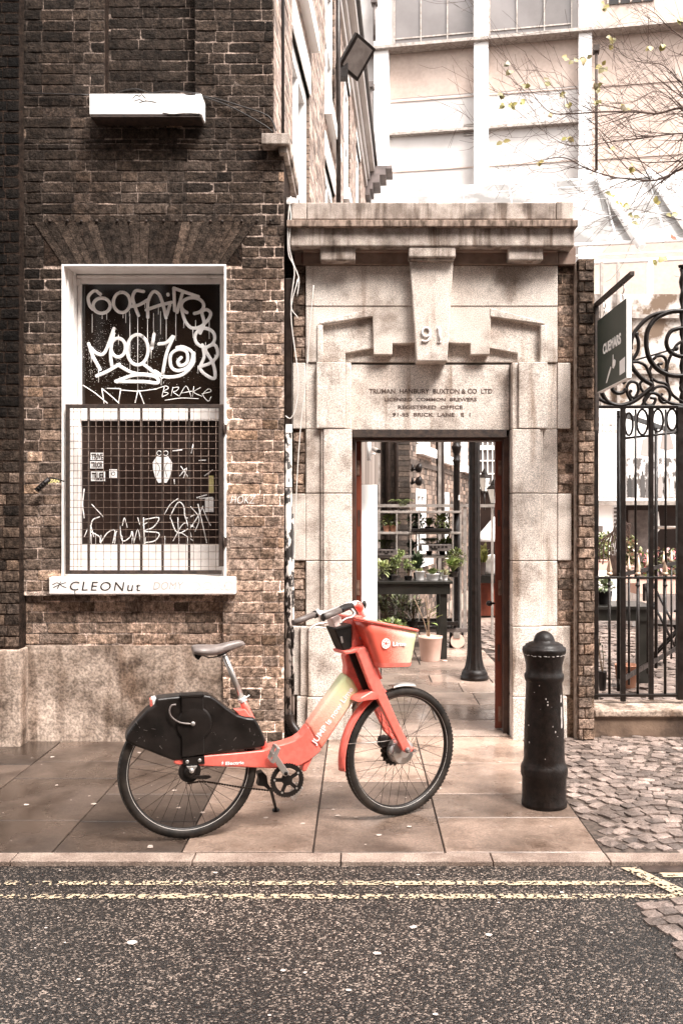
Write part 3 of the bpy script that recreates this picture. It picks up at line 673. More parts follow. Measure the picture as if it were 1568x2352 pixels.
# white light box
YB = YL-.17
LX = thing('sign_light', (X(335, YB), YL, Zz(265, YB)), 'white peeling rectangular light box mounted high on the dark brick wall', 'light box')
bxm = MB().box(X(205, YB), X(463, YB), YB, YL-.016, Zz(262, YB), Zz(214, YB)); bxm.build('casing', M_whiteclean, LX, bevel=.006)
MB().box(X(208, YB), X(460, YB), YB+.004, YL-.02, Zz(267, YB), Zz(262, YB)-.001).build('bottom_tray', M_rustframe, LX)
pk = MB()
for s in ([(610, 450), (625, 435), (640, 440), (650, 432), (668, 450)], [(618, 462), (640, 455), (655, 462), (680, 462), (715, 468)], [(640, 470), (655, 465), (670, 460)]): stroke(pk, s, .003, Z1, YB-.0005)
for s in ([(850, 428), (870, 432), (895, 430)], [(750, 518), (790, 524), (850, 520), (915, 522)]): stroke(pk, s, .005, Z1, YB-.0005)
pk.build('flaked_paint', M_rustframe, LX)
for s, r_c in (([(0, 212), (110, 214), (205, 217)], .004), ([(455, 217), (505, 228), (560, 245), (600, 258), (622, 272), (634, 300)], .0045), ([(460, 219), (520, 240), (575, 268), (612, 290), (626, 302)], .004), ([(265, 212), (310, 203), (345, 212), (390, 208), (460, 214)], .0045)):
    c = MB().tube(smoothpts([P(a, b, YL-.03) for a, b in s], 5), r_c, 6)
    tag(c.build('black_cable', M_cableb), {0: 'thin black cable from the left edge to the white light box', 455: 'upper black cable sagging from the light box to the corner cap stone', 460: 'lower black cable drooping from the light box to the corner cap stone', 265: 'tangled black cable lying on top of the white light box'}[s[0][0]], 'cable', 'cables on the brick building')
# drainpipe
YD = YL+.02
DP = thing('drainpipe', (X(663, YD), YD, 0), 'tall narrow downpipe with peeling black and white paint between brick wall and gateway', 'drainpipe')
MB().box(X(656, YD-.02), X(670, YD-.02), YD-.02, YD+.02, Zz(985, YD), Zz(640, YD)).build('upper_casing', M_pipeblk, DP, bevel=.003)
pp = MB().tube([(X(662.5, YD), YD, Zz(1640, YD)), (X(662.5, YD), YD, Zz(985, YD))], .0245, 12)
pp.tube([(X(673, YD), YD-.005, Zz(1650, YD)), (X(673, YD), YD-.005, Zz(1450, YD)), (X(671, YD), YD, Zz(1180, YD))], .010, 8)
pp.build('pipe', M_peel, DP)
fx = MB(); pts = smoothpts([P(664, 1640, YD-.02), P(668, 1660, YD-.03), P(680, 1678, YD-.05), P(694, 1693, YD-.08)], 7)
fx.tube(pts, [.026 if i % 2 else .033 for i in range(len(pts))], 12); fx.build('flexible_hose', M_pipeblk, DP)
for py in (1120, 1325, 1560): MB().tube([P(654, py, YD-.03), P(672, py, YD-.03)], .004, 6).build('bracket', M_rustframe, DP)
st_ = MB().box(X(656, YD-.03), X(671, YD-.03), YD-.028, YD-.024, Zz(994, YD), Zz(975, YD)); st_.build('sticker', M_graf, DP)
cbk = MB().box(xL1+.004, X(676, YG), 6.62, 6.8, 0, 3.9); bricks(cbk, xL1+.004, X(676, 6.6), 0, 3.85, lambda u, w, z: Vector((u, 6.61-w, z)), lambda u, z, g: brick_rgb(g.uniform(.015, .03)), seed=31, fine=False)
tag(cbk.build('infill_wall', M_brick), 'dark brick slot behind the drainpipe beside the stone gateway', 'wall')
for k, (s, m_, lb) in enumerate((([(663, 455), (668, 500), (664, 560), (672, 600), (686, 640), (682, 680)], M_cablew, 'looping pale cable hanging in the gap left of the cornice'), ([(668, 450), (662, 500), (662, 580), (676, 620), (668, 700), (684, 730)], M_cablew, 'second pale cable dangling beside the cornice end'),
                       ([(684, 640), (668, 720), (684, 860), (680, 930), (668, 960), (655, 955)], M_cablew, 'pale cable curving from the brick strip back to the downpipe'), ([(720, 655), (712, 740), (703, 860), (692, 960), (683, 1080), (676, 1250), (672, 1400), (672, 1560)], M_cablew, 'long pale wire strung diagonally down the left jamb of the gateway'))):
    c = MB().tube(smoothpts([P(a, b, YG-.17 if b < 600 and k < 2 else YL-.03 if k < 3 else YG-.06) for a, b in s], 6), .004, 6)
    tag(c.build('pale_cable', m_), lb, 'cable', 'pale cables by the gateway')

# ================================================================== STONE GATEWAY
GW = thing('stone_gateway', (X(990, YG), YG, 0), 'pale granite doorway surround with keystone numbered 91 and heavy cornice', 'gateway')
s = MB(); DW = .42      # masonry depth
o_ = .0
def sl(px0, py0, px1, py1, proj, back=None, mbx=None):
    Y = YG-proj; (mbx or s).box(X(px0, YG), X(px1, YG), Y, back or YG+DW, Zz(py1, YG), Zz(py0, YG))
A0 = [(702, 832), (702, 608), (1280, 608), (1280, 832), (1241, 832), (1241, 747), (1127, 727), (1124, 814), (1080, 814), (1080, 789), (1024, 787), (958, 787), (901, 789), (901, 814), (858, 814), (855, 727), (741, 747), (741, 832)]
s.slabp(A0, YG, .30)
A1 = [(720, 832), (720, 700), (1262, 700), (1262, 832), (1188, 832), (1188, 811), (1124, 799), (1080, 791), (901, 791), (858, 799), (793, 811), (793, 832)]
s.slabp(A1, YG+.035, .26)
s.slabp([(770, 832), (770, 760), (1210, 760), (1210, 832)], YG+.07, .22)
s.slabp([(728, 832), (728, 745), (741, 747), (741, 832)], YG-.012, .05); s.slabp([(1241, 832), (1241, 747), (1255, 745), (1255, 832)], YG-.012, .05)
s.slabp([(728, 745), (735, 738), (856, 706), (856, 726)], YG-.008, .05); s.slabp([(1125, 726), (1125, 706), (1246, 738), (1255, 745)], YG-.008, .05)
sl(702, 610, 1280, 703, .006)
s.build('arch_panel', M_stone, GW, bevel=.006)
pn = MB(); sl(806, 833.5, 1173, 985, -.075, mbx=pn); panel = pn.build('inscription_panel', M_stone, GW, bevel=.004)
# jambs course by course
cr = [832, 985, 1133, 1288, 1438, 1598, 1697]
for side in (0, 1):
    jb = MB()
    for i, (a, b) in enumerate(zip(cr, cr[1:])):
        a += .9; b -= .5
        def bx(p0, p1, pr, bk=None):
            if side: p0, p1 = 1982-p1, 1982-p0
            sl(p0, a, p1, b, pr, bk, jb)
        if i == 0: bx(727, 793, .035); bx(793, 806.5, .012); bx(702, 727, -.012)
        elif i < 4: bx(743, 808, .03); bx(737, 743, .015); bx(702, 737, -.006)
        elif i == 4: bx(708, 808, .045); bx(690, 708, .02)
        else: bx(706, 808, .06, 7.0); bx(682, 706, .025)
        if i in (0, 2): bx(672 if i == 0 else 670, 701.5, .0)
        if i in (4,): bx(672, 690, -.01)
    jb.build('jamb', M_stone, GW, bevel=.006)
for side in (0, 1):
    jn = MB(); p0, p1 = (704, 806) if not side else (1982-806, 1982-704)
    sl(p0, 834, p1, 1694, -.02, YG+DW-.02, jn); jn.build('jamb_core', M_joint, GW)
# cornice
c = MB()
def cb2(px0, px1, py0, py1, proj, mbx=None, tex=None):
    Y = YG-proj; (mbx or c).box(X(px0, Y), X(px1, Y), Y, YG+DW, Zz(py1, Y), Zz(py0, Y))
cb2(705, 1276, 464, 503.5, .10); cb2(669, 704, 464, 503.5, .10); cb2(1277, 1317, 462, 503.5, .10)
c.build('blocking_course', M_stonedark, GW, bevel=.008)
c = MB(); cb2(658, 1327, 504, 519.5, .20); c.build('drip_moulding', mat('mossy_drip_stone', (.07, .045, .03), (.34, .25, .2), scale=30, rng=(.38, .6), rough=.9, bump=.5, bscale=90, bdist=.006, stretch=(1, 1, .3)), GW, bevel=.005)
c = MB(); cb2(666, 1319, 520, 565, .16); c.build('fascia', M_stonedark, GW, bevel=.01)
c = MB(); cb2(695, 1281, 566, 607, .03); cb2(1281.5, 1322, 566, 607, .02); cb2(676, 694.5, 566, 607, .0); cb2(695, 1281, 566, 576, .08); c.build('frieze', mat('shaded_frieze_stone', (.16, .105, .08), (.30, .215, .17), scale=7, rough=.85, bump=.4, bscale=120, bdist=.005), GW, bevel=.005)  # shade and grime below the cornice put into a darker stone colour
for a, b, p in ((735, 816, .13), (1167, 1247, .13)):
    q = MB(); cb2(a, b, 566, 597, p, q); q.build('mutule', M_stonedark, GW, bevel=.01)
q = MB(); cb2(938, 1046, 566, 590, .15, q); cb2(941, 1043, 590, 597.5, .13, q); q.build('keystone_cap', M_stonedark, GW, bevel=.01)
q = MB(); q.slabp([(941, 598), (1041, 598), (1027, 829), (957, 829)], YG-.085, .2); key = q.build('keystone', M_stone, GW, bevel=.008)
nm = MB(); Yk = YG-.092
def nstroke(pts, r):
    q = smoothpts([P(*Z4(a, b), Yk) for a, b in pts], 5) if len(pts) > 2 else [P(*Z4(a, b), Yk) for a, b in pts]
    nm.tube(q, [r]*len(q), 8)
nstroke(ell(728, 697, 19, 21, 0, 345, 14), .0085); nstroke([(747, 690), (750, 712), (738, 736), (722, 742), (712, 738)], .0075)
nstroke([(792, 672), (792, 742)], .0085); nstroke([(780, 682), (792, 674)], .0055); nstroke([(782, 745), (803, 745)], .0045); nstroke([(707, 738), (716, 740)], .008)
nm.build('number_91', M_white, key)
tx = MB(); Yt = YG+.0745
for s_, x0, x1, y0, y1 in (('TRUMAN  HANBURY  BUXTON & CO  LTD', 452, 1048, 971, 994), ('LICENSED  COMMON  BREWERS', 527, 972, 1014, 1031), ('REGISTERED  OFFICE', 593, 905, 1051, 1069), ('91-95  BRICK  LANE   E  1', 566, 942, 1087, 1105)):
    a, b = Z4(x0, y0), Z4(x1, y1)
    text_mb(tx, s_, P(a[0], b[1], Yt), (1, 0, 0), (0, 0, 1), width=X(b[0], Yt)-X(a[0], Yt), height=Zz(a[1], Yt)-Zz(b[1], Yt), thick=.0015, bold=.022)
tx.build('inscription', M_letter, panel)
MB().box(X(810, YG), X(1164, YG), YG+.02, YG+DW-.03, Zz(1003, YG), Zz(986, YG)).build('steel_lintel', M_rustframe, GW)
# brick strips toothed into the stone
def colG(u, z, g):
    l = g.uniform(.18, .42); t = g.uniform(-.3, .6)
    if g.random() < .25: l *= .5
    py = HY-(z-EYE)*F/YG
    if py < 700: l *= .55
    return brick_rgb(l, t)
bs = MB(); bs2 = MB()
for a, b in ((608, 831), (985, 1132), (1288, 1437)):
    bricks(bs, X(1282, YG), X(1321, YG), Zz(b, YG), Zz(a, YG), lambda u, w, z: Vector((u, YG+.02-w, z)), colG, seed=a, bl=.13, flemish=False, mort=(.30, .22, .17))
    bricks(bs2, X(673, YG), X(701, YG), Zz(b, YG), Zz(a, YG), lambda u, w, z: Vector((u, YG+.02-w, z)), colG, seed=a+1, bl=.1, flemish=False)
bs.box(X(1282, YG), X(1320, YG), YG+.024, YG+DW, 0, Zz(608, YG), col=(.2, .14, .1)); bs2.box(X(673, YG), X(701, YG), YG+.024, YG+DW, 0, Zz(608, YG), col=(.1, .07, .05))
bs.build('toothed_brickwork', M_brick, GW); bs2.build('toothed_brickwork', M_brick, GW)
# right-hand brick pillar
YR = 6.50
RP = thing('brick_pillar', (X(1342, YR), YR, 0), 'narrow weathered brick pillar between the stone gateway and the iron gate', 'brick pillar')
mb = MB()
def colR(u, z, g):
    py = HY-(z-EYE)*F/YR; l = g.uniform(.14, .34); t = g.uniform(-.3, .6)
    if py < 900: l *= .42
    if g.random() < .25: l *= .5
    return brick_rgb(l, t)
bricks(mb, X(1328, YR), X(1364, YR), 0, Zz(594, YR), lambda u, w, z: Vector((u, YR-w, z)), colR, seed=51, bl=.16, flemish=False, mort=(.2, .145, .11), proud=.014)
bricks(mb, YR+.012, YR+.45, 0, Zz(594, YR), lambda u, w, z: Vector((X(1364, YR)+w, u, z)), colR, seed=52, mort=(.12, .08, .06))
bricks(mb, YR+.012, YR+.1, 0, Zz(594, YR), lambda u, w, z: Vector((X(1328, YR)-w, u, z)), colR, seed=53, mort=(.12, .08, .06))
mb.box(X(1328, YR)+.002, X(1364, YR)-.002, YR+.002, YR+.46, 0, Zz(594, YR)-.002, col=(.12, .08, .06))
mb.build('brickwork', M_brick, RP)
MB().box(X(1322.5, YR), X(1327.5, YR), YR+.03, YR+.3, 0, Zz(600, YR)).build('mortar_fillet', mat('pale_mortar', (.25, .18, .14), (.5, .4, .33), scale=20, rough=.9, bump=.4), RP)

# ================================================================== DOOR
M_hinge = mat('hinge_steel', (.10, .05, .035), (.24, .15, .11), scale=30, rough=.5, metal=.3)
DF = thing('door_frame', (X(990, YG), YG+.12, 0), 'narrow dark timber frame lining the gateway opening', 'door frame')
f = MB(); y0, y1 = YG+.08, YG+.22
f.box(X(808.5, y0), X(817, y0), y0, y1, 0, Zz(1002, y0)); f.box(X(1155, y0), X(1168, y0), y0, y1, 0, Zz(1002, y0)); f.box(X(817, y0), X(1155, y0), y0+.002, y1, Zz(1012, y0), Zz(1002, y0))
f.build('frame', M_wooddark, DF, bevel=.004)
def door(px0, px1, Ya, ang, label, knob):
    # leaf folded inwards so that only its red edge shows
    D = thing('door', (X((px0+px1)/2, Ya), Ya, .02), label, 'door', 'folded-back door leaves')
    a = R(ang); dx = Vector((math.sin(a), math.cos(a), 0)); th = X(px1, Ya)-X(px0, Ya); nx = Vector((math.cos(a), -math.sin(a), 0))
    o = P((px0+px1)/2, 1100, Ya); o.z = 0; hz = (Zz(1006, Ya)-.03)/2
    l = MB(); l.obox(o+dx*.26+Vector((0, 0, .03+hz)), nx*th/2, dx*.26, Vector((0, 0, hz))); leaf = l.build('leaf', M_wood, D, bevel=.003)
    for py in (1075, 1350, 1640):
        h = MB(); zc = Zz(py, Ya); pc = P(px0*.35+px1*.65 if knob else px0*.65+px1*.35, py, Ya)
        h.box(pc.x-.013, pc.x+.013, Ya-.006, Ya-.001, pc.z-.055, pc.z+.055); h.build('hinge', M_hinge, D, bevel=.002)
    for py in (1190, 1500):
        h = MB(); pc = P((px0+px1)/2, py, Ya); h.box(pc.x-.010, pc.x+.010, Ya-.003, Ya-.0005, pc.z-.06, pc.z+.06); h.build('latch_plate', M_wooddark, D)
    if knob:
        k = MB(); p = P(1137, 1386, Ya+.06); k.tube([p, p-Vector((.045, 0, 0))], .008, 8)
        k.lathe([(.006, 0), (.016, .006), (.022, .02), (.02, .034), (.01, .044)], p-Vector((.022, 0, 0)), 14, ax=(Vector((0, 1, 0)), Vector((0, 0, 1)), Vector((-1, 0, 0)))); k.build('knob', M_ironflaky, D)
    return D
door(1136, 1154, YG+.16, 8.6, 'red-brown door leaf with a black knob folded back at the right jamb', True)
door(818, 830, YG+.16, -.5, 'red-brown door leaf without a knob folded back at the left jamb', False)
# ================================================================== BICYCLE
U3 = Vector((0, 0, 1))
class Plane:
    def __init__(s, o, ang):
        s.o = Vector(o); s.d = Vector((math.cos(ang), math.sin(ang), 0)); s.n = Vector((math.sin(ang), -math.cos(ang), 0))
    def __call__(s, px, py, v=0):
        r = Vector(((px-CX)/F, 1, -(py-HY)/F)); t = (v+s.o.dot(s.n))/(r.x*s.n.x+r.y*s.n.y); return Vector((0, 0, EYE))+r*t
    def at(s, u, v, z): return s.o+s.d*u+s.n*v+U3*z
XR, YRr = -.848, 4.542; XF, YF = .219, 4.888; WR = .343
BP = Plane((XR, YRr, 0), math.atan2(YF-YRr, XF-XR)); FP = Plane((XF, YF, 0), R(31))
BK = thing('bicycle', ((XR+XF)/2, (YRr+YF)/2, 0), 'coral red hire bicycle with front basket and black rear wheel cover parked on the pavement', 'bicycle')
def pz(pl, pts, v1, v0, zf=ZA, mb=None, col=None):
    mb = mb or MB(); fr = [pl(*zf(a, b), v1) for a, b in pts]; bk = [p-pl.n*(v1-v0) for p in fr]
    return mb.prism(fr, bk, col)
def gradmat(name, p0, p1, stops, rough=.35):
    m = bpy.data.materials.new(name); m.use_nodes = True; nt = m.node_tree; N = nt.nodes; L = nt.links; b = N['Principled BSDF']
    tc = N.new('ShaderNodeTexCoord'); dd = p1-p0; s1 = N.new('ShaderNodeVectorMath'); s1.operation = 'SUBTRACT'; s1.inputs[1].default_value = p0; L.new(tc.outputs['Object'], s1.inputs[0])
    s2 = N.new('ShaderNodeVectorMath'); s2.operation = 'DOT_PRODUCT'; s2.inputs[1].default_value = dd/dd.length_squared; L.new(s1.outputs[0], s2.inputs[0])
    ns = N.new('ShaderNodeTexWhiteNoise'); sn = N.new('ShaderNodeVectorMath'); sn.operation = 'SNAP'; sn.inputs[1].default_value = (.004,)*3; L.new(tc.outputs['Object'], sn.inputs[0]); L.new(sn.outputs[0], ns.inputs['Vector'])
    ma = N.new('ShaderNodeMath'); ma.operation = 'MULTIPLY_ADD'; L.new(ns.outputs['Value'], ma.inputs[0]); ma.inputs[1].default_value = .22; L.new(s2.outputs['Value'], ma.inputs[2])
    r = N.new('ShaderNodeValToRGB'); L.new(ma.outputs[0], r.inputs[0]); e = r.color_ramp.elements
    e[0].position = stops[0][0]; e[0].color = (*stops[0][1], 1); e[1].position = stops[-1][0]; e[1].color = (*stops[-1][1], 1)
    for p, c_ in stops[1:-1]: q = e.new(p); q.color = (*c_, 1)
    L.new(r.outputs[0], b.inputs['Base Color']); b.inputs['Roughness'].default_value = rough; b.inputs['Coat Weight'].default_value = .3
    return m
def wheel(pl, r, hubr, hubw, hubm, nsp=32, seed=1, name='wheel'):
    c = pl.at(0, 0, r); ax = (pl.d, U3, pl.n)
    def circ(rr, v=0, n=64): return [c+pl.d*(math.cos(2*math.pi*i/n)*rr)+U3*(math.sin(2*math.pi*i/n)*rr)+pl.n*v for i in range(n)]
    rim = MB(); prof = [(r-.048, -.013), (r-.030, -.014), (r-.030, .014), (r-.048, .013), (r-.054, .006), (r-.054, -.006)]
    n0 = len(rim.v); n = 72
    for i in range(n):
        a = 2*math.pi*i/n
        for rr, h in prof: rim.v.append(c+pl.d*(math.cos(a)*rr)+U3*(math.sin(a)*rr)+pl.n*h)
    k = len(prof)
    for i in range(n):
        for j in range(k): rim.face((n0+i*k+j, n0+i*k+(j+1) % k, n0+((i+1) % n)*k+(j+1) % k, n0+((i+1) % n)*k+j), True)
    w = rim.build(name, M_black, BK)
    t = MB(); t.tube(circ(r-.0255, 0, 96), .0255, 14, closed=True)
    for i in range(96):       # tread blocks
        a = 2*math.pi*i/96
        for s_ in (-1, 1):
            e = c+(pl.d*math.cos(a)+U3*math.sin(a))*(r-.0065)+pl.n*(.014*s_); tt = (-pl.d*math.sin(a)+U3*math.cos(a)); rad = (pl.d*math.cos(a)+U3*math.sin(a))
            t.obox(e, tt*.006+pl.n*.003*s_, pl.n*.006, rad*.0016)
    t.build('tyre', M_tyre, w)
    MB().tube(circ(r-.044, .0155, 80), .0016, 5, closed=True).tube(circ(r-.044, -.0155, 80), .0016, 5, closed=True).build('reflective_stripe', M_stripe, w)
    sp = MB()
    for i in range(nsp):
        s_ = 1 if i % 2 else -1; a = 2*math.pi*(i+.5)/nsp; b = a+(R(58) if (i//2) % 2 else -R(58))
        sp.tube([c+(pl.d*math.cos(b)+U3*math.sin(b))*hubr*.8+pl.n*(hubw*s_), c+(pl.d*math.cos(a)+U3*math.sin(a))*(r-.050)], .0011, 4, cap=False)
    sp.build('spokes', M_spoke, w)
    h = MB(); h.lathe([(hubr*.35, -hubw-.012), (hubr*.9, -hubw-.008), (hubr, -hubw), (hubr*.97, hubw), (hubr*.9, hubw+.006), (hubr*.45, hubw+.010), (hubr*.4, hubw+.018)], c, 28, ax=ax)
    h.build('hub', hubm, w)
    return w, c
w1, cR = wheel(BP, WR, .036, .028, M_black)
w2, cF = wheel(FP, WR, .068, .030, M_alu, nsp=36)
# hub detail front: bolt ring, brake rotor behind
h = MB()
for i in range(18):
    a = 2*math.pi*i/18; h.lathe([(.003, 0), (.003, .004)], cF+(FP.d*math.cos(a)+U3*math.sin(a))*.058+FP.n*.031, 6, ax=(FP.d, U3, FP.n))
h.build('hub_bolts', M_black, w2)
h = MB(); h.lathe([(.086, -.054), (.086, -.052)], cF, 40, ax=(FP.d, U3, FP.n)); 
for i in range(20):
    a = 2*math.pi*i/20; h.obox(cF+(FP.d*math.cos(a)+U3*math.sin(a))*.084-FP.n*.053, FP.d*.008, U3*.008, FP.n*.0012)
h.build('brake_rotor', M_spoke, w2)
# rear wheel cover
fa = [(54, 668), (64, 636), (88, 602), (115, 570), (150, 533), (186, 508), (186, 482), (230, 477), (275, 472), (395, 465), (425, 470), (450, 485), (500, 525), (540, 552), (580, 564), (616, 567), (632, 592), (650, 630), (664, 662), (662, 690), (600, 702), (540, 708), (420, 722), (300, 752), (262, 752), (200, 728), (150, 708), (100, 690)]
pz(BP, fa, .052, -.052).build('wheel_cover', M_black, BK, bevel=.022, seg=4)
q = MB(); q.lathe([(.088, 0), (.088, .008), (.080, .014), (.02, .016)], BP(*ZA(352, 590), .050), 36, ax=(BP.d, U3, BP.n)); pz(BP, [(298, 470), (393, 465), (397, 722), (300, 736)], .064, .045, mb=q)
pz(BP, [(292, 466), (396, 460), (398, 474), (294, 480)], .068, .03, mb=q)
lockb = q.build('lock_housing', M_black, BK, bevel=.004)
MB().tube(smoothpts([BP(*ZA(a, b), .072) for a, b in ((275, 508), (255, 512), (246, 535), (256, 562), (290, 585), (340, 592))], 6), .0042, 8).build('steel_cable', M_grey, BK)
MB().lathe([(.011, 0), (.011, .012), (.006, .018)], BP(*ZA(347, 589), .064), 14, ax=(BP.d, U3, BP.n)).build('lock_nub', M_alu, BK)
pz(BP, [(163, 488), (186, 480), (184, 500), (170, 524), (163, 518)], .03, -.03).build('tail_light', mat('red_lens', (.75, .12, .08), (.85, .3, .25), scale=30, rough=.15), BK, bevel=.004)
pz(BP, [(170, 484), (190, 479), (190, 500), (176, 520)], .034, -.034).build('tail_light_housing', M_whitepot, BK, bevel=.004)
q = MB(); gs = random.Random(9)
for i in range(60):
    a, b = gs.uniform(80, 640), gs.uniform(500, 735)
    if 285 < a < 405 or (a < 200 and b < 560) or (b > 700 and a < 260) or (a > 480 and b < 590): continue
    p = BP(*ZA(a, b), .0522); an = gs.uniform(0, 3.1); e = BP.d*math.cos(an)+U3*math.sin(an); f_ = BP.n.cross(e); ln = gs.choice([.001, .0012, .0015, .004, .010]); q.obox(p, e*ln, f_*gs.uniform(.0005, .001), BP.n*.0004)
q.build('scuff_marks', M_grey, BK)
# frame
fr1 = [(262, 756), (275, 742), (330, 737), (420, 727), (540, 717), (655, 706), (690, 692), (745, 678), (790, 662), (815, 645), (835, 622), (848, 602), (905, 706), (880, 728), (850, 752), (805, 775), (760, 783), (690, 785), (560, 780), (410, 776), (300, 772), (270, 768)]
pz(BP, fr1, .046, -.046).build('frame', M_coral, BK, bevel=.014, seg=4)
pz(BP, [(825, 765), (868, 738), (838, 798), (820, 800)], .035, -.035).build('keel', M_coral, BK, bevel=.008)
pA, pB = BP(*ZA(860, 690), .05), BP(*ZA(1035, 410), .05)
o_bk = ORG[BK.name]
CO = (.88, .15, .09); SAL = (.93, .40, .28); YGn = (.78, .80, .42)
M_dt = gradmat('halftone_tube_wrap', pA-o_bk, pB-o_bk, [(0, CO), (.45, (.88, .36, .27)), (.75, (.84, .62, .46)), (1.05, (.68, .72, .40))])
dt = [(846, 603), (1010, 376), (1042, 400), (1070, 452), (1048, 486), (1035, 510), (903, 708)]
pz(BP, dt, .050, -.050).build('down_tube', M_dt, BK, bevel=.018, seg=5)
pz(BP, [(1003, 300), (1014, 292), (1032, 288), (1092, 440), (1072, 458), (1060, 452), (1010, 378), (1014, 350), (1008, 320)], .042, -.042).build('head_tube', M_coral, BK, bevel=.01)
pz(BP, [(1026, 294), (1030, 288), (1066, 286), (1074, 292), (1121, 436), (1116, 444), (1092, 452), (1086, 446)], .062, .0).build('battery_cover', M_black, BK, bevel=.008, seg=3)
tx = MB()
a = BP(*ZC(350, 1266), .0515); b = BP(*ZC(668, 800), .0515); rt = (b-a); 
text_mb(tx, 'JUMP is now Lime', a, rt, BP.n.cross(rt), width=rt.length, height=.038, thick=.001, bold=.022)
a = BP(*ZA(488, 770), .0475); b = BP(*ZA(568, 766), .0475); rt = b-a; text_mb(tx, 'Electric', a, rt, BP.n.cross(rt), width=rt.length, height=.016, thick=.001, bold=.03)
pz(BP, [(478, 752), (470, 762), (475, 762), (472, 771), (482, 759), (477, 759)], .0485, .047, mb=tx)
tx.build('frame_lettering', mat('sticker_white', (.9, .88, .86), (.95, .93, .91), rough=.4), BK)
pz(BP, [(304, 738), (398, 731), (400, 765), (306, 770)], .056, .03).build('axle_bracket', M_black, BK, bevel=.003)
bo = MB()
for a, b in ((323, 755), (377, 749)): bo.lathe([(.009, 0), (.009, .004), (.005, .006)], BP(*ZA(a, b), .056), 10, ax=(BP.d, U3, BP.n))
bo.build('bracket_bolts', M_alu, BK)
# seat
sr = []
for x, t, bo_, hw in ((716, 318, 356, .05), (722, 303, 368, .068), (760, 293, 378, .080), (830, 291, 384, .078), (900, 290, 383, .06), (960, 283, 375, .042), (1020, 268, 358, .030), (1080, 256, 338, .024), (1140, 250, 314, .020), (1172, 262, 302, .015), (1186, 281, 295, .006)):
    T, B_ = BP(*ZB(x, t), 0), BP(*ZB(x, bo_), 0); m = (T+B_)/2; hh = (T.z-B_.z)/2
    sr.append([m+BP.n*(math.cos(2*math.pi*i/18)*hw)+U3*(math.copysign(abs(math.sin(2*math.pi*i/18))**.8, math.sin(2*math.pi*i/18))*hh) for i in range(18)])
sd_ = MB()
for ring in sr: sd_.v += ring
for i in range(len(sr)-1):
    for j in range(18): sd_.face((i*18+j, i*18+(j+1) % 18, (i+1)*18+(j+1) % 18, (i+1)*18+j), True)
sd_.face(range(18)); sd_.face([(len(sr)-1)*18+j for j in range(18)][::-1])
seat = sd_.build('saddle', M_grey, BK)
q = MB()
for s_ in (-1, 1): q.tube(smoothpts([BP(*ZB(a, b), .022*s_) for a, b in ((790, 378), (850, 402), (900, 404), (985, 380), (1060, 335))], 5), .0035, 6)
pz(BP, [(726, 358), (810, 378), (772, 430), (742, 412)], .035, -.035, ZB, q)
q.build('saddle_rails', M_black, BK, bevel=.002)
MB().tube([BP(*ZB(1003, 385), 0), BP(*ZB(1160, 775), 0)], .0145, 16).tube([BP(*ZB(940, 392), 0), BP(*ZB(1020, 378), 0)], .010, 10).build('seat_post', M_alu, BK)
q = MB().tube([BP(*ZB(1145, 800), 0), BP(*ZB(1185, 768), 0)], .001, 4)
d_ = (BP(*ZB(1172, 800), 0)-BP(*ZB(1156, 760), 0)).normalized(); q = MB().tube([BP(*ZB(1156, 762), 0), BP(*ZB(1172, 800), 0)], .022, 16).tube([BP(*ZB(1180, 775), .02), BP(*ZB(1228, 742), .02)], .004, 6)
q.build('seat_clamp', M_whitepot, BK, bevel=.002)
MB().tube([BP(*ZB(1166, 795), 0), BP(*ZB(1190, 850), 0), BP(*ZB(1245, 965), 0), BP(*ZB(1400, 1290), 0)], .0185, 16).build('seat_tube', M_coral, BK)
pz(BP, [(1095, 880), (1190, 868), (1250, 945), (1150, 945)], .03, -.03, ZB).build('rear_yoke', M_coral, BK, bevel=.006)
# crank set
cc = BP(*ZA(744, 822), .0); ax = (BP.d, U3, BP.n)
q = MB(); r0 = .088
def ringp(c, ro, ri, v0, v1, mb, n=40, teeth=False):
    i0 = len(mb.v)
    for i in range(n):
        a = 2*math.pi*i/n; e = BP.d*math.cos(a)+U3*math.sin(a); r2 = ro+(.004 if (teeth and i % 2) else 0)
        mb.v += [c+e*r2+BP.n*v0, c+e*r2+BP.n*v1, c+e*ri+BP.n*v1, c+e*ri+BP.n*v0]
    for i in range(n):
        for j in range(4): mb.face((i0+i*4+j, i0+i*4+(j+1) % 4, i0+((i+1) % n)*4+(j+1) % 4, i0+((i+1) % n)*4+j))
ringp(cc, .084, .062, .052, .058, q, 76, True)
for i in range(5):
    a = R(90+72*i+12); e = BP.d*math.cos(a)+U3*math.sin(a); t_ = -BP.d*math.sin(a)+U3*math.cos(a); q.obox(cc+e*.042+BP.n*.054, e*.03, t_*.009, BP.n*.0035)
q.lathe([(.026, .03), (.026, .062)], cc, 20, ax=ax); q.build('chainring', M_black, BK)
q = MB()
for i in range(5):
    a = R(90+72*i+12); e = BP.d*math.cos(a)+U3*math.sin(a); q.lathe([(.0055, .057), (.0055, .061)], cc+e*.066, 8, ax=ax)
q.build('chainring_bolts', M_alu, BK)
s0, s1_ = BP(*ZA(750, 806), .075), BP(*ZA(686, 706), .085); dd = (s1_-s0).normalized(); pp_ = BP.n.cross(dd)
q = MB(); q.prism([s0-pp_*.017, s0-dd*.014-pp_*.010, s0-dd*.014+pp_*.010, s0+pp_*.017, s1_+pp_*.013, s1_-pp_*.013], [x-BP.n*.014 for x in [s0-pp_*.017, s0-dd*.014-pp_*.010, s0-dd*.014+pp_*.010, s0+pp_*.017, s1_+pp_*.013, s1_-pp_*.013]]); q.build('crank_arm', M_alu, BK, bevel=.004, seg=3)
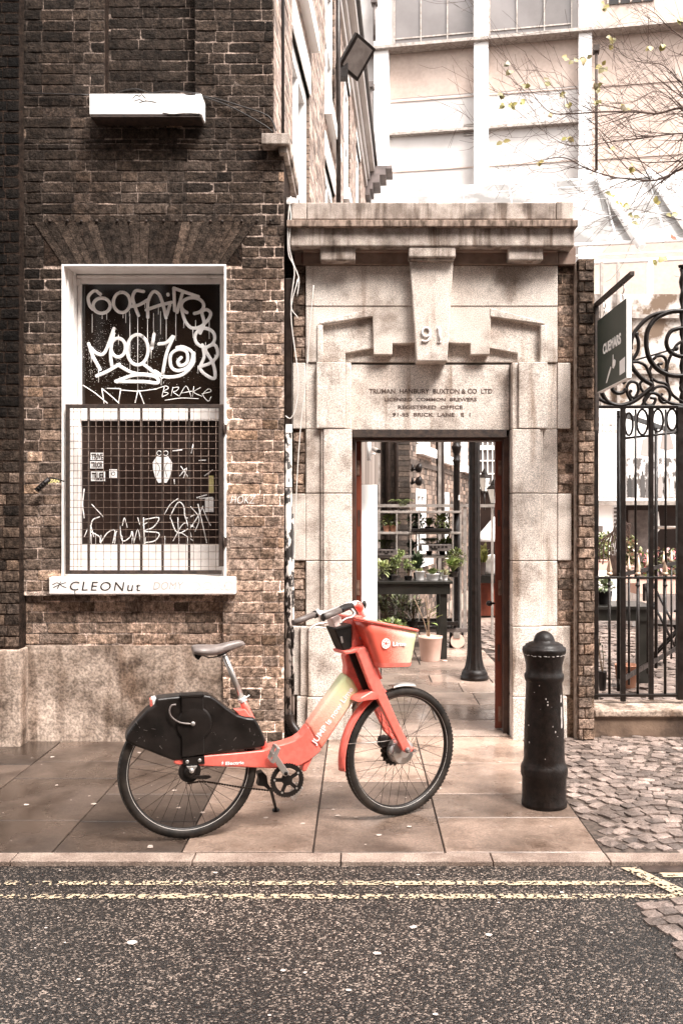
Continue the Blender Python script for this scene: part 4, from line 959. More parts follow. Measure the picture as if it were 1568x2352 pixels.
MB().lathe([(.010, 0), (.010, .004), (.006, .005)], s0, 12, ax=ax).build('crank_bolt', M_black, BK)
def pedal(c, tlt):
    q = MB(); e = BP.d*math.cos(tlt)+U3*math.sin(tlt); f = -BP.d*math.sin(tlt)+U3*math.cos(tlt)
    q.tube([c, c+BP.n*.09], .007, 8)
    for k in (-1, 1): q.obox(c+BP.n*.055+e*.036*k, e*.004, f*.011, BP.n*.042)
    for k in (.014, .095): q.obox(c+BP.n*k, e*.038, f*.010, BP.n*.005)
    for k in (-1, 0, 1): q.obox(c+BP.n*(.055+k*.03), e*.005, f*.013, BP.n*.004)
    return q
pedal(s1_+BP.n*.004, 1.15).build('pedal', M_alu, BK, bevel=.002)
sF0 = BP(*ZA(750, 806), -.06); sF1 = BP(*ZA(800, 893), -.075)
q = MB(); pq = BP.n.cross((sF1-sF0).normalized()); q.prism([sF0-pq*.013, sF0+pq*.013, sF1+pq*.010, sF1-pq*.010], [x+BP.n*.012 for x in [sF0-pq*.013, sF0+pq*.013, sF1+pq*.010, sF1-pq*.010]]); q.build('crank_arm', M_alu, BK, bevel=.003)
pedal(sF1-BP.n*.10, .9).build('pedal', M_alu, BK, bevel=.002)
# chain and rear cog
q = MB(); A_, B2, C_, D_ = BP(*ZA(320, 850), .055), BP(*ZA(400, 842), .055), BP(*ZA(560, 866), .055), BP(*ZA(735, 886), .055)
ch = smoothpts([A_, B2, C_, D_], 30)
L_ = 0; last = ch[0]
for i, p in enumerate(ch[1:]):
    L_ += (p-last).length
    if L_ > .010:
        t_ = (p-last).normalized(); nn_ = BP.n.cross(t_); q.obox(p, t_*.0052, nn_*.0042, BP.n*.003); L_ = 0
    last = p
q.tube(ch, .0018, 5); q.build('chain', M_spoke, BK)
q = MB(); q.lathe([(.052, .040), (.055, .044), (.052, .048)], cR, 26, ax=ax, sm=False); q.lathe([(.030, .03), (.028, .062), (.012, .066)], cR, 20, ax=ax)
pz(BP, [(320, 812), (350, 818), (420, 815), (430, 822), (405, 832), (330, 826)], .062, .05, mb=q); q.build('rear_cog', M_black, BK)
q = pz(BP, [(318, 775), (368, 773), (345, 806)], .066, .058); q.lathe([(.012, 0), (.012, .006), (.007, .007), (.006, .016)], BP(*ZA(342, 794), .066), 14, ax=ax); q.build('axle_nut', M_alu, BK, bevel=.002)
q = pz(BP, [(628, 806), (650, 800), (668, 818), (672, 850), (690, 876), (684, 884), (655, 862), (628, 858), (634, 835)], .0, -.05); g_p = P(633.5, 1864, 3402/688); q.tube([BP(*ZA(684, 872), -.03), g_p+Vector((0, 0, .012))], .0085, 8)
q.lathe([(.02, 0), (.02, .012), (.01, .016)], Vector((g_p.x, g_p.y, 0.001)), 12); 
q.build('kickstand', M_black, BK)
# fork and steering column
fk = [(1058, 282), (1070, 262), (1098, 256), (1110, 275), (1160, 405), (1192, 480), (1228, 565), (1262, 636), (1280, 668), (1294, 694), (1316, 698), (1314, 710), (1270, 718), (1255, 706), (1240, 672), (1228, 650), (1150, 490), (1118, 438)]
pz(FP, fk, .075, .045).build('fork_leg', M_coral, BK, bevel=.010, seg=4)
fk2 = [(1120, 500), (1165, 505), (1196, 575), (1232, 640), (1250, 690), (1235, 706), (1205, 655), (1178, 625)]
pz(FP, fk2, -.045, -.070).build('fork_leg', M_coral, BK, bevel=.008, seg=3)
q = pz(FP, [(1064, 500), (1072, 480), (1095, 466), (1125, 448), (1150, 455), (1160, 478), (1140, 488), (1100, 492)], .075, -.065); q.build('fork_crown', M_coral, BK, bevel=.008, seg=3)
pz(FP, [(1000, 276), (1030, 272), (1092, 250), (1104, 258), (1062, 282), (1012, 292), (1002, 288)], .06, -.06).build('upper_crown', M_coral, BK, bevel=.008)
pz(FP, [(1040, 138), (1050, 126), (1082, 120), (1088, 145), (1096, 252), (1066, 268), (1033, 272)], .035, -.035).build('steering_column', M_coral, BK, bevel=.012, seg=3)
MB().lathe([(.009, 0), (.009, .004)], FP(*ZA(1073, 219), .036), 12, ax=(FP.d, U3, FP.n)).build('column_bolt', M_alu, BK)
q = pz(FP, [(959, 180), (985, 168), (1036, 163), (1036, 262), (1000, 275), (985, 242)], .045, -.045); pz(FP, [(962, 176), (1036, 158), (1036, 172), (964, 188)], .05, -.05, mb=q); q.build('display_box', M_black, BK, bevel=.006)
q = pz(FP, [(984, 214), (994, 212), (1000, 240), (990, 243)], .0475, .044); q.build('display_label', M_grey, BK, bevel=.002)
pz(FP, [(942, 130), (986, 118), (992, 168), (962, 178)], .04, -.02).build('stem_cover', mat('pale_pink_plastic', (.88, .66, .60), (.92, .74, .69), rough=.3), BK, bevel=.01, seg=3)
# handlebar: near grip, far grip, levers, bell
def g3p(x, y, Y): return P(*ZC(x, y), Y)
MB().tube([g3p(400, 190, 4.50), g3p(540, 130, 4.62)], .0165, 16).build('grip', M_grip, BK)
MB().tube([g3p(150, 235, 4.94), g3p(335, 162, 5.03)], .0165, 16).build('grip', M_grip, BK)
q = MB(); q.tube(smoothpts([g3p(540, 130, 4.62), g3p(590, 105, 4.66), g3p(640, 95, 4.70)], 4), [.017, .018, .019, .018, .020, .018, .019, .017, .018], 14)
q.lathe([(.018, -.004), (.019, .004)], g3p(402, 189, 4.50), 14, ax=(FP.d.cross(U3), U3, FP.d)); q.tube([g3p(325, 168, 5.03), g3p(350, 158, 5.04)], .021, 14); q.build('grip_sleeve', M_black, BK)
q = MB(); q.tube(smoothpts([g3p(350, 158, 5.04), g3p(380, 150, 5.05), g3p(430, 150, 5.03), g3p(520, 120, 4.93), g3p(600, 85, 4.80), g3p(650, 90, 4.73)], 5), .0125, 12); q.tube([g3p(350, 160, 5.04), g3p(372, 150, 5.045)], .024, 14); q.build('handlebar', M_whitepot, BK)
q = MB(); q.tube(smoothpts([g3p(640, 90, 4.70), g3p(665, 72, 4.72), g3p(700, 90, 4.75), g3p(720, 130, 4.77), g3p(735, 170, 4.79)], 4), [.014]*6+[.020]*11, 12); q.build('brake_clamp', M_whitepot, BK)
MB().tube(smoothpts([g3p(680, 75, 4.71), g3p(705, 100, 4.73), g3p(712, 130, 4.75)], 3), [.016, .02, .022, .021, .02, .018, .012], 12).build('brake_cover', M_coral, BK)
for pts, Y0, Y1, r_l in (([(640, 120), (665, 155), (640, 185), (600, 195), (560, 220), (548, 240)], 4.68, 4.56, .0065), ([(455, 225), (420, 235), (360, 242), (310, 268), (290, 292), (288, 310)], 5.02, 4.93, .0065)):
    n_ = len(pts); MB().tube(smoothpts([g3p(x, y, Y0+(Y1-Y0)*i/(n_-1)) for i, (x, y) in enumerate(pts)], 5), [r_l*(1.25-.6*i/((n_-1)*5)) for i in range((n_-1)*5+1)], 8, flat=((0, 1, 0), 1.6)).build('brake_lever', M_alu, BK)
bc = g3p(744, 84, 4.86); MB().lathe([(.002, -.010), (.018, -.008), (.023, 0), (.016, .010), (.003, .014)], bc, 20, ax=(Vector((.55, 0, 0)), U3, Vector((-.3, -1, 0)).normalized())).build('bell', M_black, BK)
# fenders on the front wheel
def fender(a0, a1, m_, hw, rr=.362, name='fender', flare=0):
    q = MB(); n = 22; k = 7; i0 = 0; rows_ = []
    for th in (0, .004):
        for i in range(n+1):
            a = R(a0+(a1-a0)*i/n); rad = rr+flare*(i/n)**2
            for j in range(k):
                s_ = (j/(k-1)*2-1); q.v.append(cF+(FP.d*math.cos(a)+U3*math.sin(a))*(rad+th-.012*s_*s_)+FP.n*(hw*s_))
    T = (n+1)*k
    for i in range(n):
        for j in range(k-1):
            a = i*k+j; q.face((a, a+1, a+k+1, a+k), True); q.face((T+a, T+a+k, T+a+k+1, T+a+1), True)
    for i in range(n):
        for j in (0, k-1): a = i*k+j; q.face((a, a+k, T+a+k, T+a))
    for i in (0, n):
        for j in range(k-1): a = i*k+j; q.face((a, a+1, T+a+1, T+a))
    q.build(name, m_, BK)
fender(108, 188, M_coral, .034, flare=.012)
fender(76, 100, M_alu, .026, rr=.360)
MB().tube([FP(*ZC(605, 1248), .03), FP(*ZC(900, 1228), .035), FP(*ZC(1040, 1205), .04)], .0018, 5).build('fender_stay', M_alu, BK)
MB().tube(smoothpts([FP(*ZC(a, b), -.02) for a, b in ((885, 990), (893, 1060), (885, 1140), (878, 1200), (885, 1260), (915, 1270))], 5), .0028, 6).build('brake_cable', M_cableb, BK)
q = pz(FP, [(880, 1190), (935, 1175), (950, 1250), (900, 1290), (875, 1260)], -.045, -.075, ZC); q.build('brake_caliper', M_black, BK, bevel=.005)
q = MB(); c0, c1_ = BP(*ZC(640, 950), .02), BP(*ZC(715, 860), .02)
for i in range(14): p = c0+(c1_-c0)*(i/13); q.lathe([(.006, -.0018), (.006, .0018)], p, 8, ax=(BP.n, (c1_-c0).normalized().cross(BP.n), (c1_-c0).normalized()))
q.build('spring', M_spoke, BK)
an = MB(); an.lathe([(.016, 0), (.016, .006), (.009, .008), (.008, .018)], FP(*ZC(1106, 1298), .078), 12, ax=(FP.d, U3, FP.n)); an.lathe([(.009, 0), (.009, .012)], FP(*ZC(1160, 1300), .078), 10, ax=(FP.d, U3, FP.n)); an.build('axle_bolts', M_grey, BK)
# basket
vb, vt = .115, .135
BL_, BR_, TR_, TL_ = FP(*ZA(1152, 350), vb), FP(*ZA(1302, 343), vb), FP(*ZA(1331, 192), vt), FP(*ZA(1084, 143), vt)
def uz(p): return (p-FP.o).dot(FP.d), p.z
(ub0, zb0), (ub1, zb1), (ut1, zt1), (ut0, zt0) = uz(BL_), uz(BR_), uz(TR_), uz(TL_)
def basket_ring(t, inset):
    u0, u1 = lerp(ub0, ut0, t)+inset, lerp(ub1, ut1, t)-inset; z0, z1 = lerp(zb0, zt0, t), lerp(zb1, zt1, t); hw = lerp(vb, vt, t)-inset; rc = .045
    out = []
    for cx_, cy_, a0 in ((u1-rc, hw-rc, 0), (u0+rc, hw-rc, 90), (u0+rc, -hw+rc, 180), (u1-rc, -hw+rc, 270)):
        for k in range(5):
            a = R(a0+22.5*k); u = cx_+rc*math.cos(a); v = cy_+rc*math.sin(a); out.append(FP.at(u, v, lerp(z0, z1, (u-u0)/(u1-u0))))
    return out
q = MB(); K = 20
lev = [(0, .0), (.12, 0), (.25, 0), (.5, 0), (.75, 0), (.97, 0)]
for t_, i_ in lev: q.v += basket_ring(t_, i_)
for t_, i_ in lev[::-1]: q.v += basket_ring(max(t_, .03), .006)
n_ = len(lev)*2
for i in range(n_-1):
    for j in range(K): q.face((i*K+j, i*K+(j+1) % K, (i+1)*K+(j+1) % K, (i+1)*K+j), True)
q.face(range(K)); q.face([(n_-1)*K+j for j in range(K)])
gp0, gp1 = FP.at(ub0+.04, .1, (zb0+zt0)/2-.02), FP.at(ut1-.01, .1, (zt1+zb1)/2+.06)
M_bk = gradmat('basket_halftone', gp0-o_bk, gp1-o_bk, [(.12, (.90, .14, .09)), (.5, (.90, .44, .34)), (.8, (.85, .68, .50)), (1.05, (.70, .74, .38))])
bask = q.build('basket', M_bk, BK)
q = MB(); q.tube([p+U3*.003 for p in basket_ring(1.0, -.002)], .008, 10, closed=True); q.build('basket_rim', M_coral, bask)
q = MB()
for t_ in (.0, .06, .12): pass
ra, rb = basket_ring(.015, -.002), basket_ring(.11, -.002); q.v += ra+rb
for j in range(K): q.face((j, (j+1) % K, K+(j+1) % K, K+j), True)
q.build('basket_band', M_coral, bask)
q = MB(); lg = FP(*ZA(1182, 243), .130)
def bring(c, ro, ri, pl, th=.0015):
    i0 = len(q.v); n = 28
    for i in range(n):
        a = 2*math.pi*i/n; e = pl.d*math.cos(a)+U3*math.sin(a)
        q.v.extend([c+e*ro, c+e*ro+pl.n*th, c+e*ri+pl.n*th, c+e*ri])
    for i in range(n):
        for j in range(4): q.face((i0+i*4+j, i0+i*4+(j+1) % 4, i0+((i+1) % n)*4+(j+1) % 4, i0+((i+1) % n)*4+j))
bring(lg, .026, .0215, FP)
for i in range(7):
    a0, a1 = R(360/7*i+6), R(360/7*(i+1)-6); c = lg
    pts = [c+(FP.d*math.cos((a0+a1)/2)+U3*math.sin((a0+a1)/2))*.005, c+(FP.d*math.cos(a0)+U3*math.sin(a0))*.0185, c+(FP.d*math.cos((a0+a1)/2)+U3*math.sin((a0+a1)/2))*.0192, c+(FP.d*math.cos(a1)+U3*math.sin(a1))*.0185]
    q.prism([x+FP.n*.0015 for x in pts], pts)
a = FP(*ZA(1211, 254), .131); b = FP(*ZA(1268, 254), .131); text_mb(q, 'Lime', a, b-a, FP.n.cross(b-a), width=(b-a).length, height=.022, thick=.001, bold=.03)
q.build('basket_emblem', mat('sticker_white'  , W3), bask)
MB().tube([FP(*ZA(1110, 275), .03), FP(*ZA(1160, 395), .03)], .010, 8).build('basket_bracket', M_coral, BK)

# ================================================================== BOLLARD
def zb_(y): return 574.2+.4885*y
Yb = 5.06; sb = F/Yb
prof = [(.125, 0), (.126, .02), (.122, .03), (.122, .155), (.128, .165), (.130, .18), (.130, .205), (.126, .222), (.117, .235), (.113, .26)]
def br(pyy, wpx): return (wpx/2/sb, Zz(pyy, Yb))
prof += [br(1690, 92), br(1620, 87), br(1566, 83), br(1562, 88), br(1556, 91), br(1549, 91), br(1544, 84), br(1530, 83), br(1515, 88), br(1504, 95), br(1498, 99), br(1492, 101), br(1487, 99), br(1485, 90), br(1483, 87), br(1480, 85), br(1478, 73), br(1476, 70), br(1475, 50), br(1468, 47), br(1461, 42), br(1455, 32), br(1451, 18), br(1449, 4)]
bc_ = Vector((X(1249, Yb), Yb, 0))
q = MB(); q.lathe([(r_*.99, h_) for r_, h_ in prof], bc_, 48)
bol = q.build('bollard', M_ironflaky, origin=bc_)
tag(bol, 'black cast iron bollard with domed top and chipped paint beside the doorway', 'bollard')
q = MB()
for i in range(16):
    z = g2.uniform(.28, .78); a = R(g2.uniform(200, 340)); r_ = lerp(.1135, .1, (z-.26)/.5)
    e = Vector((math.cos(a), math.sin(a), 0)); t_ = Vector((-math.sin(a), math.cos(a), 0)); s_ = g2.uniform(.0008, .003)
    q.obox(bc_+e*(r_+.0005)+U3*z, t_*s_, U3*s_*g2.uniform(.7, 2.5), e*.001)
for zz, hh in ((.52, .035), (.60, .02), (.47, .03)):
    a = R(318); e = Vector((math.cos(a), math.sin(a), 0)); t_ = Vector((-math.sin(a), math.cos(a), 0)); r_ = lerp(.1135, .1, (zz-.26)/.5); q.obox(bc_+e*(r_+.001)+U3*zz, t_*.006, U3*hh, e*.001)
rf, zf_ = br(1499, 98.6)
for i in range(22):
    a = R(195+i*7+g2.uniform(-3, 3)); e = Vector((math.cos(a), math.sin(a), 0)); t_ = Vector((-math.sin(a), math.cos(a), 0)); s_ = g2.uniform(.002, .006)
    q.obox(bc_+e*(rf*.985)+U3*(zf_-.006+g2.uniform(-.003, .002)), t_*s_, U3*g2.uniform(.0006, .0016), e*.0015)
q.build('paint_chips', mat('bare_primer', (.35, .30, .27), (.7, .64, .6), scale=40, rough=.6), bol)
# ================================================================== SIDE BUILDING RUNNING BACK
X0s, Y0s = -.61, 6.5
sdv = Vector((.06, 1, 0)).normalized(); snv = Vector((1, -.06, 0)).normalized()
def SB(u, w, z): return Vector((X0s, Y0s, 0))+sdv*u+snv*w+U3*z
def su(px):      # distance along the wall seen at a picture column
    k = (px-CX)/F; Y = (X0s-.06*Y0s)/(k-.06); return (Y-Y0s)/sdv.y
SBT = thing('side_building', tuple(SB(5, 0, 0)), 'pale stock brick building running back behind the gateway with tall white sash windows', 'building')
zE = 8.72
wins = [(su(668), su(716)), (su(742), su(764)), (su(781), su(794)), (su(806), su(815)), (su(825), su(832))]
wins = [(a, a+1.25) for a in (su(670), su(670)+2.75, su(670)+5.5, su(670)+8.2)]
hl = []
for a, b in wins: hl += [(a, b, 3.3, 5.6), (a, b, 6.2, 8.1)]
mb = MB()
bricks(mb, 0, su(842), 2.6, zE, SB, lambda u, z, g: brick_rgb(g.uniform(.18, .52), g.uniform(-.9, -.2)), holes=hl, seed=61, fine=False, proud=.006, mort=(.30, .24, .20))
e_ = su(842)
mb.box(.8, e_, -.5, -.3, 2.6, zE-.01, fn=SB, col=(.3, .22, .18)); mb.box(e_-.02, e_, -.9, 0, 0, zE, fn=SB, col=(.3, .22, .18))
for a, b, c_, d_ in hl:
    for k in range(int((d_-c_)/.0758)):   # reveals with toothed brick edges
        l = rnd.uniform(.05, .25); z = c_+k*.0758; mb.box(b, b+.012, -.13, -.001, z+.004, z+.072, fn=SB, col=brick_rgb(l, .3))
mb.build('wall', M_brickfar, SBT)
for a, b, c_, d_ in hl:
    q = MB()
    for (p, r1, s1, t1) in ((a, a+.13, c_, d_), (b-.13, b, c_, d_), (a+.13, b-.13, d_-.14, d_), (a+.13, b-.13, c_, c_+.12), (a+.13, b-.13, (c_+d_)/2-.03, (c_+d_)/2+.03), ((a+b)/2-.02, (a+b)/2+.02, c_+.12, d_-.14)):
        q.box(p, r1, -.14, -.03, s1+.001, t1-.001, fn=SB)
    wn = q.build('window', M_whiteclean, SBT)
    MB().box(a+.1, b-.1, -.11, -.09, c_+.1, d_-.1, fn=SB).build('pane', M_winfar, wn)
    q = MB().box(a-.08, b+.08, -.1, .09, c_-.16, c_-.002, fn=SB); q.box(a-.02, b+.02, .001, .012, d_, d_+.28, fn=SB); q.build('window_sill', M_whiteclean, wn)
q = MB(); q.box(0, e_, -.05, .05, zE-.50, zE-.36, fn=SB); q.box(0, e_, -.05, .10, zE-.36, zE-.20, fn=SB); q.box(0, e_, -.05, .20, zE-.20, zE-.06, fn=SB); q.build('eaves_cornice', M_pale, SBT, bevel=.01)
MB().box(0, e_, -.2, .25, zE-.06, zE+.06, fn=SB).build('gutter', M_pipeblk, SBT)
q = MB(); q.tube([SB(su(757), .1, zE-.3), SB(su(757), .1, 7.0), SB(su(760), .1, 2.7)], .028, 10); q.build('rainwater_pipe', M_pipeblk, SBT)
q = MB()
for w_, h0, h1 in ((.10, 4.9, 5.1), (.16, 5.1, 5.3), (.30, 5.3, 5.55), (.42, 5.55, 5.75), (.55, 5.75, 5.85)): q.box(e_-.75, e_-.1, 0.0, w_, 8.05+(h0-4.9)*.62, 8.05+(h1-4.9)*.62-.002, fn=SB)
q.build('cornice_bracket', mat('grey_lead', (.10, .08, .075), (.2, .16, .15), scale=4, rough=.5), SBT)
for du, rr_ in ((.36, .008), (.40, .006), (.335, .006)):
    c = MB().tube([SB(du, .015, 4.2), SB(du+.01, .015, 6.5), SB(du, .015, zE-.6)], rr_, 6)
    tag(c.build('wall_cable', M_cableb), {.36: 'thickest black cable clipped up the pale brick side wall', .40: 'thin black cable farther along the pale side wall', .335: 'thin black cable nearest the corner of the pale side wall'}[du], 'cable', 'cables up the side wall')
# floodlight
Yf = 11.4; c = P(800, 140, Yf)
FL = thing('floodlight', tuple(P(782, 178, Yf)), 'square black floodlight fixed under the eaves of the pale side building', 'floodlight')
a = Vector((.35, -.15, .55)).normalized(); fwd = Vector((.6, -.75, -.35)); fwd = (fwd-a*fwd.dot(a)).normalized(); sd3 = a.cross(fwd)
q = MB(); cc_ = P(818, 130, Yf); q.obox(cc_, a*.22, sd3*.17, fwd*.03); q.prism([cc_-fwd*.031+a*.17+sd3*.12, cc_-fwd*.031+a*.17-sd3*.12, cc_-fwd*.031-a*.17-sd3*.12, cc_-fwd*.031-a*.17+sd3*.12], [cc_-fwd*.14+a*.08+sd3*.06, cc_-fwd*.14+a*.08-sd3*.06, cc_-fwd*.14-a*.08-sd3*.06, cc_-fwd*.14-a*.08+sd3*.06])
q.build('lamp_body', M_ironflaky, FL, bevel=.006)
MB().obox(cc_+fwd*.032, a*.18, sd3*.13, fwd*.003).build('lamp_glass', mat('lamp_glass', (.12, .10, .09), (.2, .17, .155), scale=5, rough=.15), FL)
q = MB(); q.tube([P(770, 150, Yf+.2), P(785, 160, Yf), cc_-fwd*.05], .035, 8); q.obox(P(786, 165, Yf), Vector((.07, 0, 0)), Vector((0, .06, 0)), Vector((0, 0, .09))); q.build('lamp_bracket', M_ironflaky, FL)

# ================================================================== FAR BUILDING
def FBp(px, y865, w=0):
    Y = 30/(1+8.2e-5*(px-865)); z = EYE+(HY-y865)*30/F; p = Vector(((px-CX)*Y/F, Y, z)); return p+fbn*w
A__ = Vector(((865-CX)*30/F, 30, 0)); B__ = Vector(((1568-CX)*(30/(1+8.2e-5*703))/F, 30/(1+8.2e-5*703), 0)); fbd = (B__-A__).normalized(); fbn = Vector((fbd.y, -fbd.x, 0))
if fbn.y > 0: fbn = -fbn
FB = thing('office_building', tuple(FBp(1200, 1176+113)), 'tall pale modern building with flat white pilasters and grey strip windows behind the gateway', 'building')
def fbox(mb, p0, p1, y0, y1, w0, w1, col=None):
    pts = [FBp(p0, y1), FBp(p1, y1), FBp(p1, y0), FBp(p0, y0)]; mb.prism([p+fbn*w1 for p in pts], [p+fbn*w0 for p in pts], col)
q = MB()
for a, b in ((700, 862), (895, 1089), (1122, 1327)): fbox(q, a, b, -400, 1290, -.5, 0)
q.build('wall', M_pale, FB)
q = MB(); fbox(q, 1357, 2100, -400, 1290, -.5, 0); fbox(q, 896, 1088, 125, 230, .001, .012); fbox(q, 1123, 1326, 110, 232, .001, .012)
q.build('brick_panel', M_pinkbrick, FB)
for a, b in ((862, 895), (1089, 1122), (1327, 1357)):
    q = MB(); fbox(q, a, b, -400, 1290, -.5, .35); q.build('pilaster', M_whiteclean, FB)
q = MB(); fbox(q, 780, 2100, 121, 128, .0, .5); fbox(q, 700, 2100, -400, -300, 0, .4); q.build('ledge', M_steel, FB)
q = MB()
for a, b in ((896, 1088), (1123, 1326)): fbox(q, a, b, 312, 318, .0, .22)
q.build('shadow_ledge', M_steel, FB)
q = MB()
for a, b in ((896, 1088), (1123, 1326), (1358, 2100)):
    for y in (236, 396): fbox(q, a, b, y, y+2.5, .0, .03)
q.build('joint_strips', M_pinkbrick, FB)
q = MB()
for a, b in ((906, 1088), (1124, 1312)):
    fbox(q, a, b, -120, 117, .012, .04)
wg = q.build('window_strip', M_winfar, FB)
q = MB()
for a, b, n in ((906, 1088, 3), (1124, 1312, 3)):
    for k in range(n+1): x = a+(b-a)*k/n; fbox(q, x-1.5, x+1.5, -120, 117, .041, .09)
    for y in (95, 116): fbox(q, a+1.6, b-1.6, y-1.5, y+1.5, .041, .075)
q.build('window_bars', M_steel, wg)
q = MB(); fbox(q, 1395, 1500, -60, 60, .01, .04); wq = q.build('window_strip', M_glassdark, FB)
q = MB()
for k in range(5): x = 1395+105*k/4; fbox(q, x-2, x+2, -60, 60, .041, .12)
for y in (0, 30): fbox(q, 1397, 1498, y-2, y+2, .041, .10)
q.build('window_bars', M_steel, wq)
q = MB()
for k in range(7): y = 300+k*4; fbox(q, 1064, 1087, y, y+2, .02, .06)
q.build('wall_vent', M_steel, FB)
for px, y0, y1 in ((865, 15, 110), (857, 205, 440), (1366, 165, 440)):
    q = MB(); q.tube([FBp(px, y0, .5), FBp(px, y1, .5)], .045, 8); fbox(q, px-7, px+7, y0, y0+12, .3, .62); q.build('downpipe', M_greypot if px < 1000 else M_rustframe, FB)
# glass canopies
GC = thing('glass_canopy', (3.5, 22, 0), 'white framed glass canopy sloping out below the pale modern building', 'canopy')
fm = MB()
def gp(px, y865, dY=0):
    Y = 24/(1+8.2e-5*(px-865)); return Vector(((px-CX)*Y/F, Y-dY, EYE+(HY-y865)*24/F))
for y, r_ in ((440, .035), (462, .03), (500, .03), (548, .025), (620, .05), (648, .025), (667, .05)):
    fm.tube([gp(700, y, (y-440)*.008), gp(2300, y, (y-440)*.008)], r_, 6)
for k in range(16):
    px = 850+k*106; fm.tube([gp(px, 440), gp(px, 620, 1.44)], .03, 6)
for px in (1382, 1502, 1620): fm.tube([gp(px-18, 436, .2), gp(px+40, 640, 1.8)], .10, 8)
for px in (1300, 1440, 1580): fm.tube([gp(px, 667, 1.8), Vector((gp(px, 667, 1.8).x, gp(px, 667, 1.8).y, 0))], .07, 8)
fm.build('canopy_frame', M_whiteclean, GC)
M_frost = mat('pale_canopy_glass', (.15, .14, .132), (.40, .385, .37), scale=.9, rng=(.4, .6), rough=.12)
q = MB(); q.prism([gp(700, 441, .04), gp(2300, 441, .04), gp(2300, 619, 1.45), gp(700, 619, 1.45)], [gp(700, 441, .0), gp(2300, 441, .0), gp(2300, 619, 1.41), gp(700, 619, 1.41)]); q.build('canopy_glass', M_frost, GC)
# glazed front and poster boards under the canopy
YPb = 17.0
def bd(mb, p0, p1, y0, y1, Y=YPb, th=.05, col=None): mb.box(X(p0, Y), X(p1, Y), Y, Y+th, Zz(y1, Y), Zz(y0, Y), col=col)
GF = thing('glazed_screen', (X(1480, YPb+.5), YPb+.5, 0), 'tall glazed screen with bare tree reflections painted in, above the poster boards', 'glass screen')
q = MB(); bd(q, 1300, 1900, 675, 1160, YPb+.4, .03); q.build('painted_reflection_glass', mat('painted_tree_reflection', (.16, .115, .085), (.62, .57, .53), scale=2.6, rng=(.42, .56), rough=.1, detail=12), GF)  # tree reflections are a noise pattern painted into the glass colour
q = MB()
for px in (1382, 1420, 1580, 1700): bd(q, px-3, px+3, 600, 1290, YPb+.3, .06)
for y in (722, 850): bd(q, 1300, 1900, y, y+8, YPb+.32, .05)
bd(q, 1300, 1900, 1151, 1160, YPb-.02, .06); q.build('screen_frame', M_steel, GF)
for p0, p1, nm_, lb in ((1352, 1429, 'poster_board', 'pale poster board lettered in spaced capitals at the left of the gate view'), (1436, 1572, 'poster_board', 'large white poster with a grey photograph of a crowd')):
    T = thing('poster_board', (X((p0+p1)/2, YPb), YPb, Zz(1150, YPb)), lb, 'poster')
    q = MB(); bd(q, p0, p1, 938, 1150); q.build('board', M_whiteclean, T)
    q = MB()
    if p0 < 1400:
        for s_, y in (('T H E', 966), ('T R U M A N', 980), ('B R E W E R Y', 994)):
            text_mb(q, s_, P(1372, y, YPb-.002), (1, 0, 0), (0, 0, 1), width=(.2 if s_ == 'T H E' else .42 if 'TRU' in s_.replace(' ', '') else .5), height=.065, thick=.002, bold=.03)
        text_mb(q, 'MINERS STRIKE', P(1372, 1145, YPb-.002), (1, 0, 0), (0, 0, 1), width=.45, height=.05, thick=.002)
        q.build('poster_lettering', mat('poster_grey_ink', (.25, .2, .17), (.4, .33, .3), scale=20), T)
    else:
        bd(q, 1438, 1570, 1052, 1143, YPb-.006, .005); q.build('crowd_photograph', mat('grainy_photo_print', (.10, .085, .078), (.82, .79, .77), scale=5.5, rng=(.46, .56), rough=.6, detail=5, stretch=(1.4, 1, .8)), T)
        q = MB()
        text_mb(q, 'MARCH AND RALLY', P(1450, 950, YPb-.002), (1, 0, 0), (0, 0, 1), width=.7, height=.05, thick=.002) if False else None
        for k in range(9):     # printed figures
            px = 1446+k*14+rnd.uniform(-3, 3); h = rnd.uniform(44, 62); y = 1142
            pts = [(px-5, y), (px-5.5, y-h*.5), (px-4.5, y-h*.8), (px-1.5, y-h*.84), (px-2.2, y-h*.93), (px, y-h), (px+2.2, y-h*.93), (px+1.5, y-h*.84), (px+4.5, y-h*.8), (px+5.5, y-h*.5), (px+5, y)]
            q.slabp(pts, YPb-.009-.002*k, .003, col=(l := rnd.choice([.04, .07, .3, .5, .12]), l*.9, l*.85))
        q.slabp([(1470, 1045), (1476, 1010), (1488, 1002), (1503, 1016), (1510, 1030), (1500, 1044), (1485, 1048)], YPb-.006, .004, col=(.35, .3, .28)); q.slabp([(1515, 1030), (1522, 990), (1530, 982), (1540, 1000), (1548, 1030), (1532, 1034)], YPb-.006, .004, col=(.3, .26, .24))
        q.build('printed_figures', mat('print_grey', W3, W3, attr=True, rough=.6), T)
# dark shopfront below the boards
SH = thing('shopfront', (X(1500, YPb+.6), YPb+.6, 0), 'dark shop interior seen through the gate below the white posters', 'shopfront')
q = MB(); q.box(X(1436, YPb+1), X(1900, YPb+1), YPb+1.4, YPb+1.5, 0, Zz(1158, YPb)); q.build('dark_interior', M_darkboard, SH)
q = MB(); bd(q, 1445, 1500, 1172, 1290, YPb+.8, .1); q.build('grey_counter', M_greypot, SH)
q = MB(); q.box(X(1300, YPb), X(1434, YPb), YPb+.2, YPb+.3, 0, Zz(1158, YPb)); q.build('white_shutter', M_whiteclean, SH)
q = MB()
for k in range(9): bd(q, 1410, 1424, 1165+k*9, 1170+k*9, YPb+.17, .02)
bd(q, 1372, 1384, 1208, 1222, YPb+.17, .02); bd(q, 1425, 1436, 1195, 1245, YPb+.17, .02); q.build('shutter_notices', M_greypot, SH)
